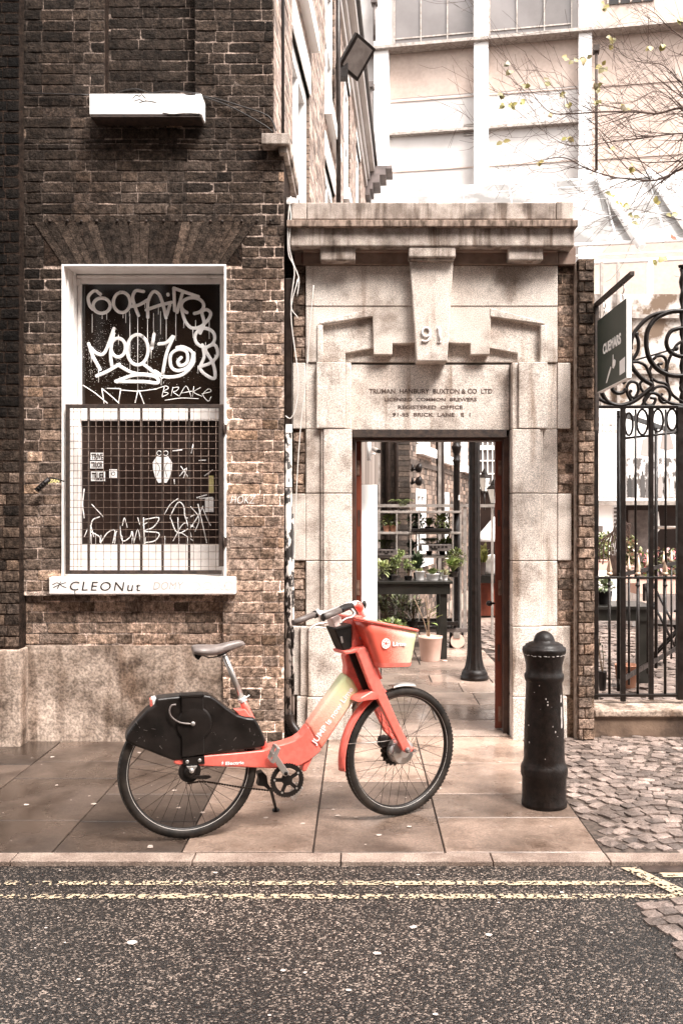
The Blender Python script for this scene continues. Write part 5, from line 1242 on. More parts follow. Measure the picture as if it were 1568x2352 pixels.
q = MB(); q.slabp([(1502, 1180), (1512, 1175), (1516, 1215), (1508, 1225)], YPb+.5, .02); q.build('hanging_bag', mat('clear_bag', (.45, .42, .4), (.7, .67, .65), scale=12, rough=.2), SH)
q = MB(); q.tube([P(1500, 1212, YPb+.3), P(1600, 1211, YPb+.3)], .03, 6); q.build('rail', M_steel, SH)

# ================================================================== IRON GATE AND LOW WALL
LW = thing('low_wall', (2.8, 6.8, 0), 'low dark stained stone wall carrying the iron gate railing', 'low wall')
zw = .187
MB().box(X(1366, 6.6), 4.6, 6.62, 6.96, -.02, zw-.05).build('wall_face', mat('stained_low_wall', (.045, .025, .015), (.22, .145, .10), scale=3, rough=.7, bump=.5, bscale=30, stain=(5, .35, .35, .5)), LW)
MB().box(X(1366, 6.6), 4.6, 6.595, 6.985, zw-.05, zw).build('coping', M_render, LW, bevel=.012)
YI = 6.84
IG = thing('iron_gate', (X(1368, YI), YI, zw), 'tall black wrought iron gate with scrollwork and golden spearheads', 'gate')
q = MB()
def vb_(mb, px, y0, y1, w_, Y=YI): mb.box(X(px, Y)-w_/2, X(px, Y)+w_/2, Y-w_/2, Y+w_/2, Zz(y0, Y), Zz(y1, Y))
for px, w_ in ((1368, .034), (1430, .036), (1494.5, .034), (1560.5, .048), (1650, .036), (1715, .036)):
    q = MB(); vb_(q, px, 1607 if px != 1430 else 1611, 934, w_); q.build('gate_post', M_iron, IG, bevel=.004)
for px, y0, y1, r_ in ((1459, 1330, 940, .009), (1528, 1330, 940, .009), (1399, 1597, 1330, .0105), (1464, 1597, 1330, .0105), (1527, 1597, 1330, .0105), (1605, 1597, 1330, .0105), (1605, 1330, 940, .009)):
    MB().tube([P(px, y0, YI), P(px, y1, YI)], r_, 8).build('gate_bar', M_iron, IG)
for y, h in ((934.5, .022), (1327, .017), (1597, .022)): MB().box(X(1364, YI), X(1760, YI), YI-.02, YI+.02, Zz(y, YI)-h/2, Zz(y, YI)+h/2).build('gate_rail', M_iron, IG, bevel=.003)
q = MB()
q.tube([P(1430, 1007, YI), P(1495, 1000, YI), P(1561, 992, YI), P(1650, 985, YI)], .009, 8); q.build('oval_band', M_iron, IG)
for zx, zy, rx, ry in ((778, 1600, 40, 112), (912, 1580, 55, 125), (1066, 1565, 52, 112), (1205, 1555, 52, 105), (1400, 1545, 52, 105)):
    pts = [P(*ZG(a, b), YI) for a, b in ell(zx, zy, rx, ry, 0, 345, 20)]; MB().tube(pts, .0085, 8, closed=True, flat=((0, 1, 0), 1.5)).build('oval_ring', M_iron, IG)
M_gold = mat('worn_gold_spear', (.40, .27, .18), (.66, .50, .38), scale=25, rough=.4, metal=.3)
for px in (1399, 1464, 1527, 1605):
    q = MB(); c = P(px, 1322, YI); s_ = .026
    q.lathe([(.012, 0), (.024, .008), (.024, .02), (.012, .03)], c, 10); q.lathe([(.020, .028), (.022, .04), (.002, .132)], c, 4, sm=False); q.build('spearhead', M_gold, IG)
    q = MB().lathe([(.012, 0), (.018, .004), (.018, .012), (.012, .016)], P(px, 1347, YI), 10); q.build('collar', M_iron, IG)
q = MB()
def scroll(pts, r=.013): q.tube(smoothpts([P(*ZG(a, b), YI) for a, b in pts], 6), r*1.15, 8, flat=((0, 1, 0), 1.5))
scroll([(1480, 500), (1290, 480), (1160, 495), (1040, 560), (965, 670), (950, 790), (970, 920), (1020, 1010), (1090, 1075), (1190, 1115), (1315, 1120), (1450, 1080)], .016)
scroll([(1200, 492), (1090, 500), (980, 540), (890, 620), (825, 710), (795, 810), (800, 860)], .014)
scroll([(845, 700), (872, 780), (870, 860), (845, 920), (800, 965)], .012)
scroll([(1350, 650), (1260, 655), (1185, 690), (1150, 780), (1170, 860), (1230, 910), (1320, 930), (1400, 900)], .014)
scroll([(1180, 950), (1235, 840), (1270, 800), (1320, 780), (1380, 800), (1380, 850), (1330, 860)], .010)
scroll([(500, 1170), (505, 1270), (560, 1370), (650, 1412), (740, 1408), (840, 1365), (930, 1295), (1010, 1222), (930, 1165), (860, 1100), (800, 1010), (790, 900)], .015)
scroll(ell(680, 1230, 70, 65, 20, 330, 12), .013)
scroll([(800, 1370), (765, 1300), (760, 1230), (800, 1180), (860, 1200), (872, 1270), (840, 1330), (800, 1330), (785, 1290), (805, 1265)], .010)
scroll([(800, 985), (870, 985), (940, 1020), (975, 1090), (1000, 1140), (1060, 1180), (1140, 1200), (1175, 1260)], .010)
scroll([(1020, 990), (985, 1070), (1000, 1130)], .010)
scroll([(1020, 960), (1060, 925), (1120, 930), (1150, 980), (1140, 1060), (1090, 1060), (1070, 1010), (1110, 1000)], .010)
scroll([(905, 1420), (960, 1340), (1030, 1250), (1090, 1225), (1150, 1240), (1185, 1300), (1170, 1370), (1110, 1385), (1080, 1340), (1110, 1300)], .010)
scroll([(1000, 1150), (1010, 1230), (960, 1310), (925, 1370), (960, 1410), (1020, 1405), (1040, 1350), (990, 1340)], .010)
scroll([(960, 1290), (1050, 1300), (1140, 1370), (1230, 1400), (1330, 1415)], .011)
scroll([(1200, 900), (1160, 1020), (1155, 1150), (1190, 1280), (1260, 1350), (1330, 1390)], .010)
scroll([(930, 1290), (900, 1250), (890, 1200), (920, 1165), (960, 1170)], .009)
scroll([(805, 975), (1020, 915), (1240, 850)], .006)
scroll([(440, 1320), (520, 1370), (600, 1400)], .012)
scroll([(1480, 1300), (1420, 1200), (1330, 1180), (1290, 1240), (1320, 1300)], .011); scroll([(1600, 560), (1560, 700), (1480, 760), (1420, 700)], .012)
q.lathe([(.006, -.02), (.02, -.01), (.022, .0), (.02, .01), (.006, .02)], P(*ZG(850, 705), YI), 10); q.lathe([(.006, -.02), (.02, -.01), (.022, .0), (.02, .01), (.006, .02)], P(*ZG(1245, 850), YI), 10)
q.build('scrollwork', M_iron, IG)
q = MB(); tw = [P(1566, 935-k*8, YI)+Vector((.006*math.cos(k*1.3), .006*math.sin(k*1.3), 0)) for k in range(41)]; q.tube(tw, .019, 4); q.lathe([(.02, 0), (.03, .01), (.03, .02)], P(1566, 615, YI), 8); q.build('twisted_finial', M_iron, IG)
# the second gate leaf folded back behind
IG2 = thing('iron_gate', (X(1430, 8.0), 8.0, 0), 'second black gate leaf with spearheads standing open behind the front railing', 'gate')
q = MB()
a_, b_ = P(1416, 1176, 7.2), P(1575, 1176, 9.4)
def g2p(t, z): return Vector((a_.x+(b_.x-a_.x)*t, a_.y+(b_.y-a_.y)*t, z))
for z, h in ((.28, .02), (1.12, .017), (2.4, .02)): MB().prism([g2p(0, z-h), g2p(1, z-h), g2p(1, z+h), g2p(0, z+h)], [p+Vector((.02, 0, 0)) for p in (g2p(0, z-h), g2p(1, z-h), g2p(1, z+h), g2p(0, z+h))]).build('gate_rail', M_iron, IG2)
for k in range(9):
    p = g2p(.02+k*.12, 0); MB().tube([p+U3*.2, p+U3*(2.42 if k % 4 == 0 else 1.12)], .016 if k % 4 == 0 else .01, 6).build('gate_bar', M_iron, IG2)
for k in range(9):
    if k % 4: p = g2p(.02+k*.12, 1.135); MB().lathe([(.010, 0), (.02, .008), (.02, .02), (.016, .028), (.002, .12)], p, 6).build('spearhead', M_gold, IG2)

# ================================================================== HANGING SIGN
HS = thing('hanging_sign', (1.69, 6.1, 2.46), 'dark green board lettered in white hanging side-on from an iron bracket', 'sign')
Ys0, Ys1 = 6.44, 5.74; xs = 1.675
MB().box(xs, xs+.03, Ys1, Ys0, 2.465, 2.965).build('panel', M_signgreen, HS)
MB().box(xs+.0005, xs+.032, Ys1-.004, Ys1-.0005, 2.464, 2.966).box(xs+.0005, xs+.032, Ys1, Ys0, 2.460, 2.4645).build('panel_edge', M_whiteclean, HS)
q = MB(); rt = Vector((0, -1, 0)); up = U3
def sp_(t, z): return Vector((xs-.001, Ys0+(Ys1-Ys0)*t, z))
text_mb(q, 'CUEMARS', sp_(.22, 2.700), rt, up, width=.43, height=.072, thick=.001, bold=.035)
def spoly(pts, th=.002): fr = [sp_(a, b) for a, b in pts]; q.prism([p-Vector((th, 0, 0)) for p in fr], fr)
spoly([(.33, 2.495), (.37, 2.495), (.50, 2.565), (.52, 2.585), (.50, 2.59), (.44, 2.565)])
spoly([(.56, 2.575), (.60, 2.565), (.66, 2.585), (.67, 2.61), (.63, 2.625), (.60, 2.62), (.59, 2.66), (.575, 2.66)])
spoly([(.80, 2.50), (.97, 2.505), (.97, 2.60), (.80, 2.59)])
q.build('sign_lettering', M_whiteclean, HS)
MB().box(xs, xs+.028, 5.66, 6.56, 3.085, 3.113).box(xs, xs+.028, 6.50, 6.56, 2.2, 3.084).build('bracket', M_rustframe, HS, bevel=.002)
for yy, zt, zb2 in ((5.86, 3.085, 2.965), (6.30, 3.085, 2.965)):
    q = MB(); q.tube(smoothpts([Vector((xs+.014, yy, zt+.03)), Vector((xs+.014, yy, zt)), Vector((xs+.014, yy-.022, zt-.035)), Vector((xs+.014, yy, zt-.065)), Vector((xs+.014, yy+.02, zt-.05))], 5), .004, 6)
    q.tube(smoothpts([Vector((xs+.014, yy, zt-.06)), Vector((xs+.014, yy+.012, zt-.09)), Vector((xs+.014, yy, zb2-.005)), Vector((xs+.014, yy-.012, zt-.09)), Vector((xs+.014, yy, zt-.06))], 4), .003, 6)
    q.build('hook', M_alu, HS)
# ================================================================== COURTYARD
kx_, ky_ = .256, 1.0
cdv = Vector((.256, 1, 0)).normalized(); cnv = Vector((1, -.256, 0)).normalized(); co_ = Vector((.712, 13.0, 0))
def CB(u, w, z): return co_+cdv*u+cnv*w+U3*z
def cu(px): k = (px-CX)/F; Y = (.712-.256*13)/(k-.256); return (Y-13)/cdv.y
YC = thing('courtyard_building', (.5, 13, 0), 'stock brick courtyard building with white sash windows seen through the gateway', 'building')
wl = [(cu(957), cu(987), 2.62, 4.3), (cu(954.5), cu(978), .95, 1.98), (cu(1014), cu(1034), 2.60, 4.3), (cu(1017), cu(1031), .95, 1.98), (cu(1057), cu(1074), 2.55, 4.3)]
mb = MB()
def colC(u, z, g): return brick_rgb(g.uniform(.05, .34)*(.5 if g.random() < .25 else 1), g.uniform(-.1, .5))
bricks(mb, 0, 8.5, 0, 5.3, CB, colC, holes=wl, seed=71, fine=False, mort=(.2, .15, .12), proud=.006)
bricks(mb, .18, .712, 0, 5.3, lambda u, w, z: Vector((u, 13-w, z)), lambda u, z, g: brick_rgb(g.uniform(.03, .12), g.uniform(0, .6)), seed=72, fine=False, mort=(.05, .035, .025))
mb.box(.18, .70, 13.01, 14.5, 0, 5.3, col=(.05, .03, .02)); mb.box(.3, 8.5, -.6, -.22, 0, 5.3, fn=CB, col=(.1, .07, .05))
for zz in (2.3,): mb.box(0, 8.5, .001, .02, zz, zz+.08, fn=CB, col=brick_rgb(.08))
mb.build('wall', M_brickfar, YC)
for a, b, c_, d_ in wl:
    q = MB()
    for (p, r1, s1, t1) in ((a, a+.14, c_, d_), (b-.14, b, c_, d_), (a+.14, b-.14, d_-.12, d_), (a+.14, b-.14, c_, c_+.1), (a+.14, b-.14, (c_+d_)/2-.03, (c_+d_)/2+.03), ((a+b)/2-.02, (a+b)/2+.02, c_+.1, d_-.12)): q.box(p, r1, -.14, .0, s1+.001, t1-.001, fn=CB)
    q.box(a-.08, b+.08, -.1, .10, c_-.14, c_-.001, fn=CB)
    wn = q.build('window', M_whiteclean, YC); MB().box(a+.1, b-.1, -.12, -.10, c_+.08, d_-.1, fn=CB).build('pane', M_glassdark, wn)
for x, r_ in ((.20, .03), (.28, .035), (.40, .045), (.52, .03)):
    MB().tube([(x, 12.93, 0), (x, 12.93, 5.2)], r_, 8).build('waste_pipe', M_pipeblk if r_ != .035 else M_rustframe, YC)
MB().tube(smoothpts([CB(cu(1003), .06, 4.8), CB(cu(1001), .06, 3.0), CB(cu(1003), .06, 1.9), CB(cu(1003), .06, 0)], 4), .07, 8).build('rainwater_pipe', M_pipeblk, YC)
for (px, y) in ((955, 1075), (955, 1105)):
    Yc = 12.8; LT = thing('wall_lamp', tuple(P(px, y+8, Yc)), 'small dark %s lamp on the courtyard building corner' % ('upper' if y < 1100 else 'lower'), 'lamp', 'lamps on the courtyard building corner')
    q = MB(); q.tube([P(px-12, y+6, Yc), P(px+2, y, Yc)], .02, 6); q.tube([P(px-8, y+6, Yc), P(px-8, y-8, Yc)], .02, 6); q.build('lamp_arm', M_ironflaky, LT)
    MB().lathe([(.02, -.05), (.06, -.02), (.075, .03), (.02, .05)], P(px+6, y, Yc), 10, ax=(Vector((0, 1, 0)), U3, Vector((1, 0, .2)))).build('lamp_head', M_ironflaky, LT)
# building with the many-paned white window
PW = thing('rear_building', (3.2, 21, 0), 'dark building with a tall many-paned white window at the right of the doorway view', 'building')
Yp = 21
q = MB(); q.box(X(1075, Yp), X(1340, Yp), Yp+.1, Yp+3, 0, 5.0); q.build('wall', M_darkboard, PW)
q = MB(); p0, p1 = X(1097, Yp), X(1142, Yp); z0_, z1_ = Zz(1118, Yp), 4.6
for x0_, x1_ in ((p0-.05, p0), (p1-.06, p1+.06)): q.box(x0_, x1_, Yp, Yp+.09, z0_, z1_)
for k in range(1, 4): x = p0+(p1-p0)*k/4; q.box(x-.012, x+.012, Yp+.02, Yp+.08, z0_, z1_)
for k in range(0, 9): z = z0_+(z1_-z0_)*k/8; t_ = .05 if k in (0, 3) else .014; q.box(p0, p1, Yp+.015, Yp+.085, z-t_, z+t_)
wn = q.build('window', M_whiteclean, PW); MB().box(p0, p1, Yp+.06, Yp+.09, z0_, z1_).build('pane', M_winfar, wn)
# big fluted lamp post just inside the doorway
Y1 = 8.86; s1p = F/Y1
LP = thing('lamp_post', (X(1089, Y1), Y1, 0), 'thick fluted black cast iron lamp post just inside the doorway', 'lamp post')
def fluted(mb, c, prof, nf=12, dep=.08, seg=72):
    n0 = len(mb.v)
    for r_, h_ in prof:
        for k in range(seg):
            a = 2*math.pi*k/seg; rr = r_*(1-dep*abs(math.sin(nf*a/2))**.7); mb.v.append(c+Vector((math.cos(a)*rr, math.sin(a)*rr, h_)))
    for i in range(len(prof)-1):
        for k in range(seg): p = n0+i*seg+k; q_ = n0+i*seg+(k+1) % seg; mb.face((p, q_, q_+seg, p+seg), True)
c = Vector((X(1089, Y1), Y1, 0))
q = MB(); fluted(q, c, [(.105, .09), (.088, .14), (.074, .22), (.067, .35), (.063, .6), (.059, 1.2), (.055, 2.0), (.050, 4.2)]); q.build('shaft', M_iron, LP)
MB().lathe([(.135, 0), (.136, .03), (.125, .04), (.128, .055), (.118, .075), (.108, .095), (.09, .1)], c, 28).build('base', M_iron, LP)
Y2 = 11.0; c = Vector((X(1048, Y2), Y2, 0))
LP2 = thing('lamp_post', tuple(c), 'slimmer black lamp post with flared collar and looped arms behind the plant shelves', 'lamp post')
q = MB(); q.lathe([(.09, 0), (.085, .2), (.05, .3), (.042, 1.2), (.038, 1.62)], c, 20); q.build('shaft', M_iron, LP2)
zt = Zz(1060, Y2)
q = MB(); q.lathe([(.038, 1.5), (.037, zt-.02), (.046, zt), (.046, zt+.02), (.036, zt+.03), (.034, zt+.09), (.048, zt+.12), (.060, zt+.17), (.060, zt+.185), (.045, zt+.20), (.04, zt+.23)], c, 20); q.build('collar', M_iron, LP2)
q = MB()
for s_ in (-1, 1): q.tube(smoothpts([c+Vector((.03*s_, 0, zt+.22)), c+Vector((.06*s_, 0, zt+.27)), c+Vector((.13*s_, 0, zt+.33)), c+Vector((.15*s_, 0, zt+.42)), c+Vector((.11*s_, 0, zt+.5))], 5), .006, 6)
q.tube([c+U3*(zt+.2), c+U3*(zt+.7)], .022, 10); q.build('looped_arms', M_iron, LP2)
MB().obox(P(1053, 1143, Y2)-Vector((0, .05, 0)), Vector((.008, 0, 0)), Vector((0, .002, 0)), Vector((0, 0, .03))).build('paper_tag', M_graf, LP2)
for px, y, Yl, lb, sc in ((1112, 1110, 14.5, 'glazed lantern with pale glass hanging right of the thick lamp post', 1), (1133, 1138, 14.2, 'second glazed lantern partly hidden by the right door leaf', 1.05)):
    LN = thing('lantern', tuple(P(px, y+20, Yl)), lb, 'lantern', 'courtyard lanterns')
    cc = P(px, y+18, Yl); w_ = .066*sc
    MB().lathe([(.045*sc, 0), (.09*sc, .21*sc)], cc, 4, sm=False).build('glass', mat('lantern_glass', (.7, .66, .6), (.85, .82, .78), scale=4, rough=.2), LN)
    q = MB()
    for k in range(4):
        a = 2*math.pi*k/4; e = Vector((math.cos(a), math.sin(a), 0)); q.tube([cc+e*.046*sc, cc+e*.092*sc+U3*.21*sc], .006, 5)
    q.lathe([(.1*sc, .21*sc), (.1*sc, .225*sc), (.05*sc, .27*sc), (.05*sc, .29*sc), (.03*sc, .32*sc), (.008, .36*sc)], cc, 4, sm=False); q.lathe([(.02, -.03), (.05*sc, .0)], cc, 8); q.tube([cc, cc-U3*.3], .012, 6); q.build('lantern_frame', M_iron, LN)
# white boards at the left of the doorway
for p0, p1, yt, yb, Yb_, lb in ((827.5, 850.5, 1058, 1445, 9.5, 'tall white board standing just inside the doorway on the left'), (851, 866, 1097, 1460, 9.7, 'narrower white board just behind the tall one inside the doorway')):
    q = MB().box(X(p0, Yb_), X(p1, Yb_), Yb_, Yb_+.04, .0, Zz(yt, Yb_)); tag(q.build('white_board', M_whiteclean, bevel=.003), lb, 'board', 'white boards inside the doorway')
CCx = thing('security_camera', tuple(P(846, 1058, 9.0)), 'small pale security camera on a bracket above the white boards', 'security camera')
q = MB(); q.tube([P(847, 1000, 9), P(847, 1058, 9)], .02, 8); q.tube([P(847, 1044, 9), P(862, 1042, 9)], .008, 6); q.tube([P(847, 1004, 9), P(862, 1006, 9)], .008, 6); q.build('pole', M_whiteclean, CCx)
q = MB(); q.tube([P(856, 1030, 8.98), P(868, 1036, 8.85)], .022, 12); q.build('camera_body', M_steel, CCx); q = MB(); q.tube([P(867.5, 1035.6, 8.855), P(871, 1037, 8.82)], .018, 12); q.build('camera_lens', M_black, CCx)
q = MB(); Yc_ = 9.3; q.box(X(830, Yc_), X(868, Yc_), Yc_, Yc_+.06, 1.9, 3.2)
tag(q.build('slatted_shutter', mat('grey_slats', (.12, .09, .075), (.45, .38, .34), scale=3, rough=.6, stretch=(14, 1, .05))), 'grey slatted shutter panel behind the security camera', 'shutter')
# steel frame
Yf_ = 12.0; SF = thing('steel_frame', (X(970, Yf_), Yf_, 0), 'pale steel post and rail frame standing behind the plant shelves', 'steel frame')
for a, b in ((868, 873), (1006, 1013), (1064, 1071), (1128, 1133)): MB().box(X(a, Yf_), X(b, Yf_), Yf_, Yf_+.04, 0, Zz(1158, Yf_) if a in (1064, 1128) else 3.1).build('post', M_steel, SF)
q = MB().box(X(866, Yf_), X(1140, Yf_), Yf_-.012, Yf_+.05, Zz(1165, Yf_), Zz(1158, Yf_)); q.build('top_rail', M_steel, SF)
# shelving trolley
Yr0, Yr1 = 10.9, 11.4
RK = thing('shelving_trolley', (X(965, Yr0), Yr0, 0), 'wheeled zinc shelving trolley stacked with plants inside the doorway', 'shelving')
for y in (1176, 1224.5, 1279):
    q = MB().box(X(862, Yr0), X(1060, Yr0), Yr0, Yr1, Zz(y, Yr0)-.014, Zz(y, Yr0)+.014); q.build('shelf', M_steel, RK, bevel=.003)
for px in (866, 911, 943, 962, 1040, 1058):
    for yy in (Yr0+.004, Yr1-.03):
        MB().box(X(px-1.7, Yr0), X(px+1.7, Yr0), yy, yy+.02, .16, Zz(1172 if px < 1050 else 1160, Yr0)).build('upright', M_steel, RK)
q = MB().box(X(862, Yr0), X(1072, Yr0), Yr0-.05, Yr1+.05, .19, .235); q.build('base_frame', M_greypot, RK)
for px in (882, 1050): 
    cc = P(px, 1456, Yr0-.02); cc.z = .085; q = MB(); q.tube([cc-Vector((0, .025, 0)), cc+Vector((0, .025, 0))], .085, 16); q.build('castor', M_pinkpot, RK); MB().box(cc.x-.05, cc.x+.03, cc.y-.035, cc.y+.035, .12, .19).build('castor_fork', M_steel, RK)
def crate(px0, px1, y0, y1, Y, lb, m_=M_greypot, dp=.35):
    T = thing('plastic_crate', (X((px0+px1)/2, Y), Y, Zz(y1, Y)), lb, 'crate', 'crates and trays on the shelving')
    x0, x1, zb3, zt3 = X(px0, Y), X(px1, Y), Zz(y1, Y), Zz(y0, Y); q = MB(); t_ = .012
    q.box(x0, x1, Y, Y+t_, zb3, zt3); q.box(x0, x1, Y+dp-t_, Y+dp, zb3, zt3); q.box(x0, x0+t_, Y+t_, Y+dp-t_, zb3, zt3); q.box(x1-t_, x1, Y+t_, Y+dp-t_, zb3, zt3); q.box(x0+t_, x1-t_, Y+t_, Y+dp-t_, zb3, zb3+t_)
    q.build('crate_body', m_, T, bevel=.003)
    q = MB(); h = zt3-zb3
    for k in range(5): q.box(x1-.03-(k+1)*.045, x1-.045-k*.045, Y-.002, Y-.0005, zb3+h*.45, zb3+h*.75)
    q.box(x0+(x1-x0)*.35, x0+(x1-x0)*.55, Y-.002, Y-.0005, zb3+h*.2, zb3+h*.45); q.build('crate_slots', M_black, T)
    return T
crate(965, 1036, 1250, 1266, 10.85, 'grey slotted plastic crate at the right of the middle shelf')
crate(867, 911, 1262, 1276, 10.85, 'dark slotted plastic crate at the left of the middle shelf')
crate(945, 1037, 1214, 1221, 10.85, 'shallow black tray of seedlings on the upper shelf', M_black)
crate(925, 1052, 1428, 1437, 10.8, 'long black tray on the trolley base under the table', M_black)
MB_ = MB().slabp([(968, 1252), (983, 1253), (984, 1265), (970, 1266)], 10.84, .003); tag(MB_.build('paper_label', M_graf), 'white paper label taped to the grey slotted crate', 'label')
# table
Yt0, Yt1 = 10.0, 10.6
TB = thing('table', (X(950, Yt0), Yt0, 0), 'charcoal painted table crowded with potted plants inside the doorway', 'table')
zt_ = .862
q = MB().box(X(846, Yt0), X(1040, Yt0), Yt0, Yt1, zt_-.03, zt_); q.build('table_top', M_table, TB, bevel=.004)
q = MB().box(X(850, Yt0), X(1034, Yt0), Yt0+.03, Yt0+.05, zt_-.145, zt_-.031); q.box(X(1030, Yt0), X(1034, Yt0), Yt0+.05, Yt1-.03, zt_-.145, zt_-.031); q.build('apron', M_table, TB)
for x, yy in ((X(1011, Yt0), Yt0+.052), (X(852, Yt0), Yt0+.052), (X(1011, Yt0), Yt1-.12), (X(852, Yt0), Yt1-.12)): MB().box(x, x+.078, yy, yy+.078, 0, zt_-.031).build('leg', M_table, TB, bevel=.003)
# plants
gl = random.Random(21)
def gcol(base, g): k = g.uniform(.55, 1.6); return (base[0]*k, base[1]*k*g.uniform(.9, 1.1), base[2]*k)
G1, G2, G3, G4 = (.10, .115, .035), (.035, .05, .022), (.32, .34, .17), (.20, .24, .09)
def leaf(mb, p, d, up, L_, W_, col):
    d = d.normalized(); s = d.cross(up)
    s = s.normalized() if s.length > 1e-4 else d.orthogonal().normalized(); n = s.cross(d); n0 = len(mb.v)
    mb.v += [p, p+d*L_*.35+s*W_/2+n*W_*.12, p+d*L_*.72+s*W_*.36+n*W_*.05, p+d*L_-n*L_*.12, p+d*L_*.72-s*W_*.36+n*W_*.05, p+d*L_*.35-s*W_/2+n*W_*.12, p+d*L_*.5]
    for f in ((0, 1, 6), (1, 2, 6), (2, 3, 6), (3, 4, 6), (4, 5, 6), (5, 0, 6)): mb.face([n0+i for i in f], True, col=col)
def rv3(g): 
    while 1:
        v = Vector((g.uniform(-1, 1), g.uniform(-1, 1), g.uniform(-1, 1)))
        if .05 < v.length < 1: return v
def foliage(mb, c, r, h, kind, base, n, g, lf=.05):
    if kind == 'bush':
        for i in range(n):
            v = rv3(g); p = c+Vector((v.x*r, v.y*r*.8, h*.5+v.z*h*.5)); leaf(mb, p, (v+rv3(g)*.8+U3*.2), U3, lf*g.uniform(.6, 1.3), lf*g.uniform(.35, .6), gcol(base, g))
    elif kind == 'bonsai':
        for k in range(7):
            q = Vector((g.uniform(-.7, .7)*r, g.uniform(-.5, .5)*r, h*(.35+.6*k/7)))
            for i in range(n//7): v = rv3(g); leaf(mb, c+q+Vector((v.x*r*.42, v.y*r*.35, v.z*h*.09)), rv3(g)+U3*.5, U3, lf*g.uniform(.5, 1), lf*.5, gcol(base, g))
    elif kind == 'blades':
        for i in range(n):
            a = g.uniform(0, 6.28); sp = g.uniform(.3, 1); L_ = h*g.uniform(.6, 1.05); w_ = lf*.28; prev = c+Vector((0, 0, 0)); K = 6; pts = []
            for k in range(K+1):
                t = k/K; pts.append(c+Vector((math.cos(a)*r*sp*t**1.4, math.sin(a)*r*.8*sp*t**1.4, L_*(t-.45*sp*t*t*t))))
            col = gcol(base, g); n0 = len(mb.v); s = Vector((-math.sin(a), math.cos(a), 0))
            for k, p in enumerate(pts): ww = w_*(math.sin(math.pi*min(.97, .12+.88*k/K))); mb.v += [p+s*ww, p-U3*ww*.3, p-s*ww]
            for k in range(K):
                for j in (0, 1): b_ = n0+k*3+j; mb.face((b_, b_+1, b_+4, b_+3), True, col=col)
    elif kind == 'fern':
        for i in range(n//14+1):
            a = g.uniform(0, 6.28); L_ = r*g.uniform(.7, 1.1)
            for k in range(14):
                t = (k+1)/14; p = c+Vector((math.cos(a)*L_*t, math.sin(a)*L_*t*.7, h*(.25+.9*math.sin(t*2.3)*.7))); 
                for s_ in (-1, 1): leaf(mb, p, Vector((-math.sin(a)*s_, math.cos(a)*s_, -.1)), U3, lf*(1.1-t*.7), lf*.28, gcol(base, g))
    elif kind == 'stems':
        for k in range(max(3, n//22)):
            a = g.uniform(0, 6.28); t0 = c; t1 = c+Vector((math.cos(a)*r*g.uniform(.2, .9), math.sin(a)*r*.5, h*g.uniform(.6, 1)))
            mid = (t0+t1)/2+Vector((g.uniform(-.02, .02), 0, 0)); mb.tube(smoothpts([t0, mid, t1], 3), .004, 5, col=(.09, .055, .03))
            for i in range(12): t = g.uniform(.45, 1); p = t0.lerp(t1, t); leaf(mb, p, rv3(g)+Vector((math.cos(a)*.4, 0, .4)), U3, lf*g.uniform(.7, 1.2), lf*.5, gcol(base, g))
def plant(px, yb, Y, pw, ph, pm, kind, fh, fw, base, lb, n=120, lf=.05, name='potted_plant', cat='potted plant', group=None, z=None):
    s = F/Y; c = P(px, yb, Y)
    if z is not None: c.z = z
    rt_ = pw/2/s; hh = ph/s; T = thing(name, tuple(c), lb, cat, group)
    if ph > 0:
        MB().lathe([(rt_*.72, 0), (rt_*.76, .004), (rt_*.97, hh*.97), (rt_*1.0, hh*.97), (rt_, hh), (rt_*.9, hh), (rt_*.88, hh*.86), (.003, hh*.86)], c, 24).build('pot', pm, T)
    q = MB(); foliage(q, c+U3*hh*.86, fw/2/s, fh/s, kind, base, int(n*1.35), gl, lf)
    if kind in ('bush', 'bonsai'):
        for k in range(4): q.tube(smoothpts([c+U3*hh*.85, c+Vector((gl.uniform(-.3, .3)*fw/2/s, 0, hh+fh/s*.35)), c+Vector((gl.uniform(-.6, .6)*fw/2/s, gl.uniform(-.02, .02), hh+fh/s*.75))], 4), .005 if k else .008, 5, col=(.08, .05, .03))
    q.build('foliage', M_green, T); return T
gt_ = 'potted plants on the table'; gs_ = 'plants on the shelving'
tz = zt_+.0005; TA, TF = 10.3, 10.14
for a in ((878, 1331, TF, 21, 14, M_greypot, 'bush', 30, 30, G3, 'pale leafy plant in a grey pot at the left end of the table', 110, .06),
          (897, 1329, TA, 18, 13, M_black, 'bush', 24, 26, G1, 'low plant in a black pot tucked behind the blue-grey bonsai dish', 90, .05),
          (909, 1333, TF, 23, 12, M_greypot, 'bonsai', 62, 44, G4, 'tall bonsai with layered leaf pads in a slate dish', 360, .032),
          (937, 1332, TF, 20, 10, M_black, 'bonsai', 40, 34, G4, 'small bonsai in a black dish beside the white pots', 240, .030),
          (964, 1333, TF, 24, 21, M_whitepot, 'blades', 12, 22, G3, 'stubby plant in a round white pot on a saucer', 26, .08),
          (993, 1333, TF, 33, 15, M_whitepot, 'blades', 20, 34, G4, 'broad patterned leaves in a wide white bowl', 34, .13),
          (1012, 1330, TA, 14, 17, M_whitepot, 'blades', 8, 14, G3, 'tiny succulent in a slim white pot at the back of the table', 18, .05),
          (1021, 1333, TF, 15, 12, M_whitepot, 'bush', 14, 14, G3, 'small cactus in a short white pot near the table edge', 40, .035),
          (958, 1329, TA+.1, 20, 14, M_black, 'blades', 62, 58, G2, 'dark palm-like plant with arching blades behind the white pots', 60, .09)):
    px, yb, Y, pw, ph, pm, kd, fh, fw, ba, lb, n, lf = a; plant(px, yb, Y, pw, ph, pm, kd, fh, fw, ba, lb, n, lf, group=gt_, z=tz)
